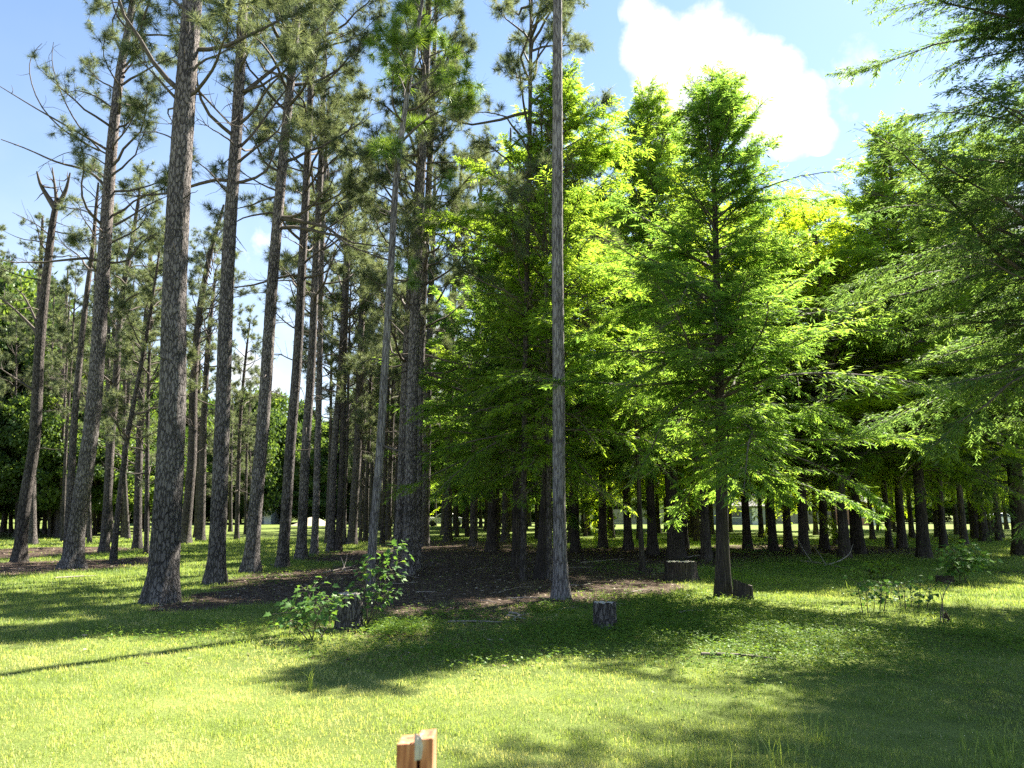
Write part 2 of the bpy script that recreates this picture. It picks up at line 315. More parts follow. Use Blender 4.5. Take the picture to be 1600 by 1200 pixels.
# ------------------------------------------------------------------ trunks
def trunk(path, r0, r1, m, parent, k=12, flare=1.6, fh=.7, rough=.0, seed=0, lobes=5, base=None, taper=.85):
    """path in world metres; the object sits at the tree's base"""
    P = np.array([tuple(p) for p in path], float); b = np.array(base if base is not None else P[0]); P = P-b
    seg = np.concatenate([[0], np.cumsum(np.linalg.norm(np.diff(P, axis=0), axis=1))]); Lt = seg[-1]
    n = max(14, int(Lt/(.10 if rough else .45))); h = np.concatenate([np.linspace(0, 1.2, 10)[:-1], np.linspace(1.2, Lt, n)])
    h = np.clip(h, 0, Lt)
    # smooth interpolation (cubic through control points)
    from_ = []
    for c in range(3):
        y = P[:, c]
        if len(P) > 2:
            mder = np.gradient(y, seg)
            i = np.clip(np.searchsorted(seg, h, 'right')-1, 0, len(seg)-2); hh = seg[i+1]-seg[i]; t = (h-seg[i])/hh
            from_.append((2*t**3-3*t**2+1)*y[i]+(t**3-2*t**2+t)*hh*mder[i]+(-2*t**3+3*t**2)*y[i+1]+(t**3-t**2)*hh*mder[i+1])
        else: from_.append(np.interp(h, seg, y))
    X = np.stack(from_, 1); X[0, 2] = -.12
    u = h/Lt; r = r0*(1-u)**taper+r1*u
    g = np.exp(-h/(fh*.42)); a = np.arange(k)/k*2*np.pi; ph = seed*1.7
    lob = 1+.28*np.sin(a*lobes+ph)+.18*np.sin(a*(lobes-2)+ph*2.3)
    fl = 1+(flare-1)*g[:, None]*lob[None, :]
    if rough:
        D = np.zeros_like(fl)
        for i in range(len(h)):
            for j in range(k):
                q = Vector((math.cos(a[j])*r0*26, math.sin(a[j])*r0*26, h[i]*5.5+seed*9))
                D[i, j] = -abs(mn.noise(q))*1.9+.35+mn.noise(q*2.3)*.6+mn.noise(Vector((math.cos(a[j])*1.5, math.sin(a[j])*1.5, h[i]*.8+seed)))*.6
        fl = fl+D*rough
    T = Tubes(); T.add(X, r, k, fl)
    return T.build('trunk', m, parent), X, h
def stub_branches(X, h, r0, rng, n, z0, z1, parent, lmax=.9, m=None):
    """dead snags and bare lower limbs on a trunk, each a part"""
    for i in range(n):
        T = Tubes(); z = rng.uniform(z0, z1); k = min(np.searchsorted(h, z), len(h)-1); p = X[k]
        az = rng.uniform(0, 6.28); el = R(rng.uniform(-25, 40)); L = rng.uniform(.15, 1)**1.6*lmax
        d = np.array([math.cos(az)*math.cos(el), math.sin(az)*math.cos(el), math.sin(el)])
        Q = bend_path(p, d, L+r0, rng, 7, up=rng.uniform(-.3, .6), wob=.16); T.add(Q, np.linspace(.012+.01*L, .004, 7), 5)
        if L > .5:
            for j in range(rng.integers(1, 4)):
                q = Q[rng.integers(2, 6)]; dd = rng.normal(size=3); dd /= np.linalg.norm(dd)
                T.add(bend_path(q, dd, L*.4, rng, 5, up=.4, wob=.2), np.linspace(.006, .0025, 5), 3)
        T.build('dead_branch', m or M['twig'], parent)

# ------------------------------------------------------------------ ground
def smooth(a, b, x): t = np.clip((x-a)/(b-a), 0, 1); return t*t*(3-2*t)
RN = np.random.default_rng(5)
_gk = RN.normal(size=(14, 2))*1.1; _gp = RN.uniform(0, 6.28, 14)
def lownoise(x, y, s=1.0):
    o = 0
    for i in range(14): o = o+np.sin((x*_gk[i, 0]+y*_gk[i, 1])*s*(1+.35*i/3)+_gp[i])/(1+i*.25)
    return o/4.2
def gz(x, y): return .022*lownoise(x, y, .55)*smooth(70, 20, y)
STRAW = []      # ellipses in world metres (cx, cy, rx, ry, strength)
def straw_px(x, y, rx, ry, s=1.0):
    c = at_ground(x, y); e = at_ground(x+rx, y); n = at_ground(x, y-ry); STRAW.append((c.x, c.y, abs(e.x-c.x), abs(n.y-c.y), s))
for a in [(740,885,150,30),(640,915,120,16),(860,890,120,26),(960,895,90,16),(470,905,110,16),(400,930,110,12),(300,945,60,9,.8),(985,915,90,10,.9),(60,885,150,11),(190,877,60,6),
          (60,862,130,8),(780,945,110,9,.8),(560,868,90,8),(1000,868,190,12),(1280,858,190,8,.8),(1180,870,90,8,.6),(700,850,120,6),(730,865,150,20),(1585,895,40,5,.8),(600,890,90,25,1.)]:
    straw_px(*a)
def straw(x, y):
    m_ = np.zeros_like(x)
    for cx, cy_, rx, ry, s in STRAW:
        d = np.sqrt(((x-cx)/rx)**2+((y-cy_)/ry)**2); m_ = np.maximum(m_, s*smooth(1.35, .6, d))
    m_ = m_+.42*lownoise(x*1.7, y*1.7, 1.0)*smooth(0, .3, m_)+.12*lownoise(x, y, 4)*smooth(0, .3, m_)
    return np.clip(m_, 0, 1)
def dry(x, y):   # thin yellowing turf in the foreground
    return np.clip(.58+.40*smooth(1.5, -4, x)*smooth(8.5, 5, y)+.75*lownoise(x+3, y, .8)*.7+.3*lownoise(x, y, 3.1), 0, 1)
def make_ground():
    ys = np.concatenate([np.arange(-12, 2, 1.0), np.arange(2, 34, .16), np.arange(34, 70, .8), np.linspace(70, 130, 20), np.array([150, 180, 230, 300, 450, 700, 1200])])
    xs = np.concatenate([[-900, -500, -300, -180, -120, -80, -60, -50], np.arange(-42, -20, 1.0), np.arange(-20, 20.1, .16), np.arange(21, 43, 1.0), [50, 60, 80, 120, 180, 300, 500, 900]])
    Xg, Yg = np.meshgrid(xs, ys); Z = gz(Xg, Yg)
    # bare soil sits a touch lower than turf
    st = straw(Xg, Yg); Z = Z-.008*st+RN.normal(size=Z.shape)*.004*(Yg < 34)
    v = np.stack([Xg, Yg, Z], -1).reshape(-1, 3); ny, nx = Xg.shape
    i = np.arange(ny-1)[:, None]*nx; j = np.arange(nx-1)[None, :]
    f = np.stack([i+j, i+j+1, i+nx+j+1, i+nx+j], -1).reshape(-1, 4)
    m, t = mat('ground_surface')
    tc = N(t, 'ShaderNodeTexCoord'); at = N(t, 'ShaderNodeAttribute'); at.attribute_name = 'straw'
    n1 = N(t, 'ShaderNodeTexNoise'); n1.inputs['Scale'].default_value = 45; n1.inputs['Detail'].default_value = 6; n1.inputs['Roughness'].default_value = .7; lk(t, tc.outputs['Object'], n1.inputs[0])
    n2 = N(t, 'ShaderNodeTexNoise'); n2.inputs['Scale'].default_value = .55; n2.inputs['Detail'].default_value = 6; lk(t, tc.outputs['Object'], n2.inputs[0])
    n4 = N(t, 'ShaderNodeTexNoise'); n4.inputs['Scale'].default_value = 7; n4.inputs['Detail'].default_value = 5; lk(t, tc.outputs['Object'], n4.inputs[0])
    g = ramp(t, MT(t, 'ADD', MT(t, 'MULTIPLY', n1.outputs['Fac'], .45), MT(t, 'MULTIPLY', n2.outputs['Fac'], .55)), [(.3, (.05,.06,.022)), (.5, (.115,.155,.035)), (.68, (.21,.245,.07))])
    w = N(t, 'ShaderNodeTexVoronoi'); mp = N(t, 'ShaderNodeMapping'); mp.inputs['Scale'].default_value = (60, 22, 30); mp.inputs['Rotation'].default_value = (0, 0, .5)
    lk(t, tc.outputs['Object'], mp.inputs[0]); lk(t, mp.outputs[0], w.inputs[0])
    sfac = MT(t, 'ADD', MT(t, 'MULTIPLY', n1.outputs['Fac'], .5), MT(t, 'MULTIPLY', n4.outputs['Fac'], .5))
    b_ = ramp(t, sfac, [(.34, (.022,.016,.013)), (.5, (.070,.050,.038)), (.66, (.19,.145,.11))])
    mx = N(t, 'ShaderNodeMix', data_type='RGBA'); e = N(t, 'ShaderNodeMapRange'); e.inputs['From Min'].default_value = .35; e.inputs['From Max'].default_value = .6
    lk(t, MT(t, 'ADD', at.outputs['Fac'], MT(t, 'MULTIPLY_ADD', n4.outputs['Fac'], .5, -.25)), e.inputs[0]); lk(t, e.outputs[0], mx.inputs[0])
    lk(t, g, mx.inputs[6]); lk(t, b_, mx.inputs[7])
    bp = N(t, 'ShaderNodeBump'); bp.inputs['Strength'].default_value = .8; bp.inputs['Distance'].default_value = .03; lk(t, n1.outputs['Fac'], bp.inputs['Height'])
    p = N(t, 'ShaderNodeBsdfPrincipled'); p.inputs['Roughness'].default_value = .95; p.inputs['Specular IOR Level'].default_value = .1
    lk(t, mx.outputs[2], p.inputs['Base Color']); lk(t, bp.outputs[0], p.inputs['Normal'])
    o = N(t, 'ShaderNodeOutputMaterial'); lk(t, p.outputs[0], o.inputs[0])
    g_ = obj_from('ground', v, f, m, smooth=True)
    a = g_.data.attributes.new('straw', 'FLOAT', 'POINT'); a.data.foreach_set('value', st.astype(np.float32).ravel())
    tag(g_, kind='structure')
make_ground()

# ------------------------------------------------------------------ grass: turf of single bent blades
def make_grass():
    rng = np.random.default_rng(11); n = 760000
    y = np.exp(rng.uniform(math.log(4.3), math.log(46), n)); x = rng.uniform(-.84, .84, n)*y
    st = straw(x, y); cl = .5+.34*lownoise(x, y, 5.5)+.42*lownoise(y, x, 13)      # clumps
    dr = dry(x, y)*smooth(16, 8, y)
    keep = rng.random(n) > np.clip(st*1.35-.12, 0, .985)
    keep &= rng.random(n) < np.clip(.38+.95*cl-.42*dr, .08, 1)
    x, y, st, cl, dr = x[keep], y[keep], st[keep], cl[keep], dr[keep]; n = len(x)
    k = np.maximum(1, y/6.5)
    tall = (rng.random(n) < .008+.06*smooth(.35, .9, lownoise(x, y, 2.3)))
    H = (.018+.026*rng.random(n)+.045*np.clip(cl, 0, 1.4)*rng.random(n))*k**.42*np.where(tall, rng.uniform(1.5, 2.6, n), 1)*(1-.3*dr)
    Wd = .0030*k**.95*rng.uniform(.7, 1.35, n)
    az = rng.uniform(0, 6.283, n); lean = rng.uniform(.15, 1.25, n)
    D = np.stack([np.cos(az), np.sin(az), np.zeros(n)], 1); S = np.stack([-np.sin(az), np.cos(az), np.zeros(n)], 1)
    rot = rng.uniform(-.9, .9, n); S = nrm(S*np.cos(rot)[:, None]+D*np.sin(rot)[:, None])
    B = np.stack([x, y, gz(x, y)-.004], 1); U = np.array([0, 0, 1.])
    m1 = B+(D*lean[:, None]*.25+U*.62)*H[:, None]; tp = B+(D*lean[:, None]*.9+U*(1.0-.25*lean[:, None]))*H[:, None]
    w = Wd[:, None]*.5
    v = np.stack([B-S*w, B+S*w, m1-S*w*.8, m1+S*w*.8, tp], 1).reshape(-1, 3); b = np.arange(n)[:, None]*5
    f = np.concatenate([b+[0, 1, 3], b+[0, 3, 2], b+[2, 3, 4]], 0)
    t = np.clip(.27+.09*rng.normal(size=n)+.45*dr*smooth(3, -1, x)+.26*lownoise(x, y, 1.3)+.26*lownoise(x+5, y, 3.4)+.16*lownoise(x, y, 8), 0, 1)
    t = np.where(rng.random(n) < .015+.16*dr*smooth(3, -1, x), 1.0, t)
    o = obj_from('grass', v, f, M['grass'], tint=np.concatenate([t, t, t])); tag(o, kind='stuff', label='short green and straw coloured turf over the clearing', cat='grass')
make_grass()
def make_litter():
    rng = np.random.default_rng(21); n = 210000
    y = np.exp(rng.uniform(math.log(8), math.log(34), n)); x = rng.uniform(-.84, .84, n)*y; st = straw(x, y)
    k = (rng.random(n) < st*1.1) | (rng.random(n) < .015); x, y = x[k], y[k]; n = len(x); s = np.maximum(1, y/12)
    az = rng.uniform(0, 6.283, n); el = rng.uniform(-.05, .25, n)
    D = np.stack([np.cos(az)*np.cos(el), np.sin(az)*np.cos(el), np.sin(el)], 1); S = nrm(np.cross(D, rdir(rng, n)+[0, 0, 2]))
    P = np.stack([x, y, gz(x, y)+.006+rng.random(n)*.012], 1)
    big = rng.random(n) < .07
    v, f = blades(P, D, S, np.where(big, rng.uniform(.04, .10, n), rng.uniform(.08, .2, n))*s**.5, np.where(big, rng.uniform(.02, .045, n), .0035*s), tri=False)
    m, t = mat('fallen_needles'); at = N(t, 'ShaderNodeAttribute'); at.attribute_name = 'tint'
    c = ramp(t, at.outputs['Fac'], [(0, (.02,.014,.011)), (.5, (.085,.060,.044)), (.85, (.20,.155,.12)), (1, (.45,.38,.31))]); p = N(t, 'ShaderNodeBsdfDiffuse'); lk(t, c, p.inputs[0])
    o = N(t, 'ShaderNodeOutputMaterial'); lk(t, p.outputs[0], o.inputs[0])
    o = obj_from('pine_straw', v, f, m, tint=np.clip(rng.normal(.5, .25, n)+big*.2, 0, 1)); tag(o, kind='stuff', label='brown fallen needles and bark bits under the trees', cat='pine straw')
make_litter()

# ------------------------------------------------------------------ crown library (meshes shared by the trees)
def lib(pair):
    out = []
    for o in pair: out.append(o.data); me = o.data; bpy.data.objects.remove(o, do_unlink=True); me.use_fake_user = True
    return out
CY = {  # cypress crowns, metres
 'front': lib(cypress_crown(1, 9.2, 2.9, 220, .066, .031, .135, .022, M['cypress_deep'], pw=.6)),
 'tall':  lib(cypress_crown(2, 11.5, 3.5, 260, .072, .034, .145, .025, M['cypress_green'], topw=.16, pw=.48)),
 'near':  lib(cypress_crown(3, 12.5, 4.3, 330, .062, .033, .115, .019, M['cypress_dark'], pw=.5)),
 'mida':  lib(cypress_crown(4, 12.0, 3.8, 150, .12, .072, .22, .040, M['cypress_yellow'], topw=.16, pw=.5)),
 'midb':  lib(cypress_crown(5, 11.0, 3.8, 150, .12, .070, .22, .042, M['cypress_green'], topw=.16, pw=.5)),
 'midc':  lib(cypress_crown(6, 13.0, 3.8, 150, .12, .072, .22, .040, M['cypress_yellow'], topw=.16, pw=.5)),
 'low':   lib(cypress_crown(7, 9.0, 3.4, 170, .10, .048, .20, .040, M['cypress_deep'])),
}
CYH = dict(front=9.2, tall=11.5, near=12.5, mida=12, midb=11, midc=13, low=9)
PI = {
 'a': lib(pine_crown(11, 9.0, 3.9, 38, 15, 6, 40, .23, .0085, M['needles'], bare=.12)),
 'b': lib(pine_crown(12, 10.0, 3.6, 36, 15, 6, 40, .23, .0085, M['needles'], bare=.2, lower=10)),
 'c': lib(pine_crown(13, 8.0, 4.0, 34, 15, 6, 40, .24, .0085, M['needles'], bare=.15, lower=10)),
 'd': lib(pine_crown(14, 9.5, 3.1, 34, 12, 5, 30, .26, .014, M['needles'], bare=.15, lower=9)),
 'e': lib(pine_crown(15, 8.5, 2.9, 30, 12, 5, 30, .26, .014, M['needles'], bare=.2, lower=10)),
 'young': lib(pine_crown(16, 6.0, 1.8, 26, 8, 4, 60, .27, .010, M['needles_bright'], bare=.3, lower=3)),
 'dry': lib(pine_crown(17, 5.0, 1.8, 18, 6, 3, 30, .21, .010, M['needles_brown'], bare=.4, lower=4)),
 'tuft': lib(pine_crown(18, 2.0, 1.5, 8, 7, 4, 36, .22, .010, M['needles'], bare=.3, lower=0)),
 'snag': lib(pine_crown(19, 1.0, .7, 3, 3, 2, 26, .2, .009, M['needles'], bare=.6, lower=4)),
}
BR = {
 'a': lib(broad_crown(31, 13, 6.5, 170, 300, .36, M['broadleaf'])),
 'b': lib(broad_crown(32, 11, 6.0, 160, 300, .36, M['broadleaf'])),
 'bush': lib(broad_crown(33, 3.2, 1.1, 60, 110, .16, M['cypress_yellow'])),
}
def put(me, root, loc, rz=0, sc=1, dirv=None, lean=None):
    o = bpy.data.objects.new(me.name.split('.')[0], me); COL.objects.link(o); o.parent = root; o.location = loc
    q = Vector(dirv).to_track_quat('Z', 'Y').to_matrix() if dirv is not None else Matrix.Identity(3)
    o.rotation_euler = (q @ Matrix.Rotation(rz, 3, 'Z')).to_euler(); o.scale = sc if hasattr(sc, '__len__') else (sc, sc, sc)
    return o
NT = 0
TREES = []
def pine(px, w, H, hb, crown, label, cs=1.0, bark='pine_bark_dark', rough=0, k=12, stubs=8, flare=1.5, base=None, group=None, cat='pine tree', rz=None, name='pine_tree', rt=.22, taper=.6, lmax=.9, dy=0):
    """px: pixel points up the trunk, first one its base"""
    global NT; NT += 1; rng = np.random.default_rng(100+NT)
    b = at_ground(*px[0]); Y = b.y+dy
    if dy: b = at_depth(px[0][0], px[0][1], Y); b.z = 0
    pts = [b]+[at_depth(x, y, Y) for x, y in px[1:]]
    d = (pts[-1]-pts[-2]).normalized(); d.x *= .6; d.normalize()
    if pts[-1].z < H: 
        L = (H-pts[-1].z)/d.z; pts.append(pts[-1]+d*L*.5); pts.append(pts[-1]+d*L*.5)
    b.z = float(gz(b.x, b.y)); root = empty(name, b); r0 = w/2/F*Y
    tr, X, h = trunk(pts, r0, r0*rt, M[bark], root, k=k, flare=flare, rough=rough, seed=NT*1.3, base=b, taper=taper)
    if crown:
        i = int(np.argmin(abs(X[:, 2]-hb))); ax = nrm(X[-1]-X[i]); lim, fol = PI[crown]
        rz = rng.uniform(0, 6.28) if rz is None else rz
        put(lim, root, X[i], rz, cs, ax); put(fol, root, X[i], rz, cs, ax)
    if stubs: stub_branches(X, h, r0, rng, stubs, 2.5, min(hb or H, H), root, lmax)
    tag(root, label, cat, group); TREES.append((b.x, b.y)); return root, X, h, r0
def cypress(px, w, H, hb, crown, label, rs=1.0, k=12, flare=1.5, rz=None, top=None, group=None, xy=None, lowtw=6, bark='cypress_bark'):
    global NT; NT += 1; rng = np.random.default_rng(300+NT)
    if xy is None: b = at_ground(*px)
    else: b = Vector((xy[0], xy[1], 0))
    Y = b.y; b.z = float(gz(b.x, b.y)); root = empty('cypress_tree', b); r0 = w/2/F*Y if w > 0 else -w
    tp = at_depth(top[0], top[1], Y) if top else b+Vector((rng.normal()*.15, rng.normal()*.15, H))
    tp = b+(tp-b)*(H/(tp.z-b.z))
    pts = [b, b+(tp-b)*.35+Vector((rng.normal()*.04, rng.normal()*.04, 0)), b+(tp-b)*.7, tp]
    tr, X, h = trunk(pts, r0, .012, M[bark], root, k=k, flare=flare, fh=.9, seed=NT*1.1, base=b, taper=.9)
    if crown:
        lim, fol = CY[crown]; s = (H-hb)/CYH[crown]; rz = rng.uniform(0, 6.28) if rz is None else rz
        i = int(np.argmin(abs(X[:, 2]-hb))); ax = nrm(X[-1]-X[i])
        put(lim, root, X[i], rz, (s*rs, s*rs, s), ax); put(fol, root, X[i], rz, (s*rs, s*rs, s), ax)
    if lowtw: stub_branches(X, h, r0, rng, lowtw, hb*.75, hb*1.3, root, 1.3, M['dead_wood'])
    tag(root, label, 'cypress tree', group); TREES.append((b.x, b.y)); return root, X, h

# ------------------------------------------------------------------ the pines of the left half, front to back
P1 = pine([(252,940),(262,800),(267,700),(275,400),(286,200),(301,0)], 42, 21, 13.2, 'a', 'thickest pine, grey plated bark and flared foot, standing on the grass at left', 1.15, 'pine_bark', rough=.075, k=56, stubs=14, flare=1.55)
P2 = pine([(337,912),(342,800),(346,700),(357,400),(370,200),(381,0)], 25, 20, 12, 'b', 'straight dark pine just right of the thickest pine', 1.05, 'pine_bark', rough=.06, k=36, stubs=14, flare=1.6)
pine([(391,895),(400,790),(408,700),(429,400),(447,200),(467,0)], 21, 21, 13, 'c', 'right-leaning pine with sunlit bark flecks on its right edge and a flared foot', 1.1, 'pine_bark', rough=.06, k=34, stubs=14, flare=1.8)
P4 = pine([(114,888),(124,800),(139,700),(163,400),(178,200),(190,100),(200,50)], 25, 19.5, 11.4, 'b', 'leaning pine with a bright sunlit right edge, joined at its foot to a darker one', 1.0, 'pine_bark', rough=.06, k=34, stubs=14, flare=1.8, rz=4.6)
pine([(104,882),(111,760),(117,650),(125,560),(137,450),(146,380),(150,330)], 12, 12.5, 10.2, 'tuft', 'dark slim pine standing close behind the leaning pine with the sunlit edge', 1.0, k=12, stubs=14)
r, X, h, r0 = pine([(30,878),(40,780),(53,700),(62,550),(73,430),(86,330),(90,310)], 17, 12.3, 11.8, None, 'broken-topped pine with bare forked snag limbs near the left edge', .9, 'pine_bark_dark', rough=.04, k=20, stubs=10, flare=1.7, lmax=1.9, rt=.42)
def bough(root, X, px, Y, base, r, m='twig', name='branch', tuft=None):
    """one named bare bough drawn through pixel points at the depth of its tree"""
    P = np.array([tuple(at_depth(x, y, Y+dy)-base) for x, y, dy in px]); n = 14
    u = np.linspace(0, len(P)-1, n); Q = np.stack([np.interp(u, range(len(P)), P[:, c]) for c in range(3)], 1)
    for _ in range(2): Q[1:-1] = (Q[:-2]+2*Q[1:-1]+Q[2:])/4
    T = Tubes(); T.add(Q, np.linspace(r, r*.25, n), 7); rg = np.random.default_rng(int(abs(px[0][0]*7+px[-1][1])))
    for j in range(5):
        q = Q[rg.integers(4, 13)]; d = rg.normal(size=3); d /= np.linalg.norm(d); T.add(bend_path(q, d, rg.uniform(.25, .8), rg, 6, up=.5, wob=.2), np.linspace(r*.3, .003, 6), 4)
    o = T.build(name, M[m], root)
    if tuft: put(PI['tuft'][1], root, Q[-1], 1.0, tuft)
    return o
b5 = r.location
for pts, rr in (([(88,328,0),(74,306,0),(63,288,-.2),(58,268,-.3)], .11), ([(90,325,0),(87,296,.1),(82,262,.2)], .08), ([(92,322,0),(104,296,0),(110,270,-.1)], .10),
                ([(62,525,0),(48,508,0),(20,480,-.2),(-5,462,-.3)], .07), ([(63,520,0),(52,490,0),(38,462,0),(24,450,0)], .055), ([(80,370,0),(60,352,0),(20,332,0)], .03), ([(52,610,0),(25,592,-.3),(0,575,-.5)], .05)):
    bough(r, X, pts, b5.y, b5, rr)
for pts, rr in (([(170,300,0),(155,278,0),(130,262,-.2),(90,256,-.4),(50,235,-.5),(2,218,-.6)], .055), ([(176,240,0),(155,226,0),(110,200,-.3),(60,172,-.5),(0,135,-.7)], .05),
                ([(158,236,0),(120,196,.2),(92,140,.3),(80,95,.3),(84,66,.3)], .03), ([(155,236,0),(100,208,-.4),(60,165,-.6),(44,115,-.6),(48,85,-.5),(66,68,-.4)], .028),
                ([(180,352,0),(205,338,.3),(235,318,.5),(268,304,.6)], .04), ([(168,330,0),(148,322,-.3),(120,325,-.4),(95,345,-.5)], .02), ([(185,175,0),(150,150,-.3),(120,140,-.5),(92,150,-.6)], .03), ([(172,262,0),(140,240,-.5),(105,236,-.8),(60,262,-1.0)], .022)):
    bough(P4[0], P4[1], pts, P4[0].location.y, P4[0].location, rr)
for pts, rr in (([(281,160,0),(262,140,-.2),(240,115,-.4),(213,88,-.6)], .035), ([(303,135,0),(320,152,.2),(342,176,.3),(362,198,.3)], .03), ([(300,45,0),(292,18,-.2),(275,4,-.3),(262,-6,-.3)], .05), ([(279,222,0),(262,212,.2),(240,205,.3),(216,208,.3)], .02)):
    bough(P1[0], P1[1], pts, P1[0].location.y, P1[0].location, rr)
for pts, rr in (([(376,150,0),(402,128,.2),(440,98,.4),(485,58,.5),(545,-4,.6)], .06), ([(370,235,0),(398,208,.1),(425,168,.2),(470,112,.3),(484,100,.3)], .04), ([(366,200,0),(345,178,-.2),(318,150,-.3)], .025), ([(445,92,.4),(480,72,.2),(530,60,0),(556,46,0)], .03)):
    bough(P2[0], P2[1], pts, P2[0].location.y, P2[0].location, rr)
pine([(163,863),(168,790),(173,700),(181,600),(193,450),(206,380),(220,290)], 13, 15, 8, 'e', 'slim pine with a grey trunk behind the leaning pine pair', .95, k=12)
pine([(177,875),(186,790),(200,680),(215,600),(232,510)], 9, 11, 6, 'e', 'thin crooked pine leaning right, between the grey slim pine and the thick one', .7, k=10, stubs=14)
pine([(215,857),(216,780),(218,700),(224,560),(232,450)], 12, 15, 5.5, 'd', 'pine with a sunlit right edge and reddish foot, left of the thickest pine', .95)
pine([(229,868),(230,760),(231,650),(236,500)], 7, 11, 5, 'e', 'pole-thin dark young pine close by the left side of the thickest pine', .8, stubs=6)
pine([(289,850),(295,780),(300,720),(303,600),(313,480),(328,400),(350,320)], 15, 15, 9.5, 'c', 'dark pine bending right, seen between the thickest pine and its right neighbour', .9, k=14, stubs=18, lmax=1.6)
pine([(314,845),(316,760),(319,650),(327,520),(338,420)], 12, 14, 8, 'd', 'dark pine standing just left of the straight second pine, in the back', .95, stubs=16)
pine([(307,840),(310,760),(311,650),(312,500)], 8, 13, 7, 'e', 'narrow black pine trunk tucked behind a bending pine', .9)
pine([(370,843),(372,760),(376,650),(384,560),(391,500)], 7, 11.5, 6.2, 'e', 'thin far pine with open sky round its small top', .8, stubs=14, lmax=1.3)
pine([(384,835),(384,780),(386,700),(392,600)], 5, 9, 5, 'e', 'very thin far pine beside the field, left of the right-leaning pine', .6)
pine([(441,887),(448,790),(455,680),(462,600),(473,400),(483,200),(490,0)], 17, 20, 11, 'b', 'first of the three evenly spaced straight pines before the bright field', 1.0, 'pine_bark', rough=.05, k=20, stubs=14)
pine([(470,875),(474,790),(479,680),(485,600),(494,400),(504,200),(508,60)], 15, 20, 11, 'd', 'second of the three evenly spaced straight pines, with a widened foot', 1.05, 'pine_bark', rough=.05, k=20, stubs=12, flare=1.7)
pine([(491,868),(494,790),(497,680),(499,600),(503,400),(510,230)], 11, 19, 10, 'e', 'third and slimmest of the three evenly spaced straight pines', 1.05, 'pine_bark', k=14, stubs=12)
pine([(517,863),(519,790),(524,680),(531,600),(541,400),(547,250)], 12, 19, 9, 'd', 'left one of a close pair of dark pines meeting at the ground', 1.0, 'pine_bark', stubs=12)
pine([(528,863),(532,790),(536,680),(537,600),(541,480)], 11, 17, 8, 'e', 'right one of a close pair of dark pines meeting at the ground', .95)
pine([(510,850),(513,780),(516,700),(518,560)], 6, 14, 7, 'e', 'slender far pine seen just left of the close pair', .8)
pine([(550,851),(554,780),(559,700),(561,640),(568,400),(572,300)], 14, 19, 9, 'd', 'dark pine with a widened foot standing on brown litter left of the leafy sapling', .95)
pine([(538,851),(539,780),(542,700),(545,560)], 6, 14, 7, 'e', 'slender far pine between the close pair and the next dark pine', .8)
pine([(571,847),(573,780),(576,700),(580,560)], 7, 15, 7, 'd', 'narrow far pine just left of the pale slender pine', .8)
pine([(563,846),(565,780),(566,700),(568,560)], 5, 13, 7, 'e', 'thin dark far pine in the row behind the litter', .7)
# pale slender pine in front with bright tufts
r, X, h, r0 = pine([(579,928),(582,850),(589,770),(594,700),(600,600),(612,400),(620,270),(634,165),(652,50),(660,0)], 14, 13.4, 8.6, 'young', 'pale slender leaning pine with bright green needle tufts, rising behind the leafy sapling', 1.0, 'pole_bark', k=16, stubs=12, flare=1.15, rz=.4, rt=.3, lmax=1.3)
# clump of straight pines in the middle
pine([(622,888),(627,790),(631,680),(634,600),(645,400),(654,280)], 17, 19, 8.5, 'b', 'leftmost trunk of the tight pine clump in the middle', 1.0, 'pine_bark', rough=.05, k=20, stubs=16)
pine([(638,897),(641,790),(643,680),(645,600),(652,400),(660,230),(668,60)], 20, 20, 9.5, 'a', 'thickest front trunk of the tight pine clump in the middle', .8, 'pine_bark', rough=.05, k=24, stubs=16, rz=1)
pine([(650,890),(652,790),(654,680),(656,600),(664,400),(672,250)], 15, 18.5, 8, 'c', 'right-hand front trunk of the tight pine clump in the middle', .85, 'pine_bark', rough=.05, k=20, stubs=14)
pine([(663,853),(665,790),(667,700),(670,560),(676,400)], 14, 19, 7, 'd', 'pine with a sunlit right edge at the back of the middle clump', 1.0, 'pine_bark', stubs=14)
pine([(597,850),(601,760),(604,680),(608,560)], 7, 16, 7, 'd', 'narrow far pine just right of the pale slender pine', .9)
pine([(607,846),(609,760),(612,680),(616,560)], 8, 16, 7, 'e', 'narrow far pine left of the tight middle clump', .9)
pine([(619,843),(620,760),(622,680)], 7, 16, 7, 'd', 'dim far pine seen behind the left of the tight middle clump', .9)
# the tall bare pole
pine([(877,934),(874,800),(873,600),(871,400),(871,200),(871,0)], 20.5, 21, 16.8, 'c', 'tall limbless grey trunk rising through the whole picture right of the middle', .85, 'pole_bark', rough=.06, k=34, stubs=5, flare=1.75, lmax=.12, taper=.5)
pine([(859,905),(858,800),(857,600),(853,450),(849,330)], 9, 12.5, 7.5, 'dry', 'slim dark pine close behind the left side of the tall limbless trunk', .9, stubs=16, lmax=1.3)
pine([(818,905),(819,700),(822,500),(825,330),(827,250)], 9, 17.5, 9.6, 'a', 'thin dark pine among the green cypresses, its crown over their tops', .95, stubs=14, lmax=1.3, rt=.35)
pine([(700,846),(701,760),(704,600),(712,400),(722,250)], 12, 18, 8, 'd', 'pine rising behind the dark low cypress boughs left of the middle lane', 1.1)
pine([(740,850),(742,700),(748,450),(752,250)], 12, 20, 10, 'a', 'tall pine whose crown spreads above the middle cypresses', 1.1, dy=-2)
pine([(790,846),(791,700),(794,450),(798,200)], 12, 20, 9.5, 'b', 'tall pine with greyish needles just left of the tall limbless trunk', 1.1)

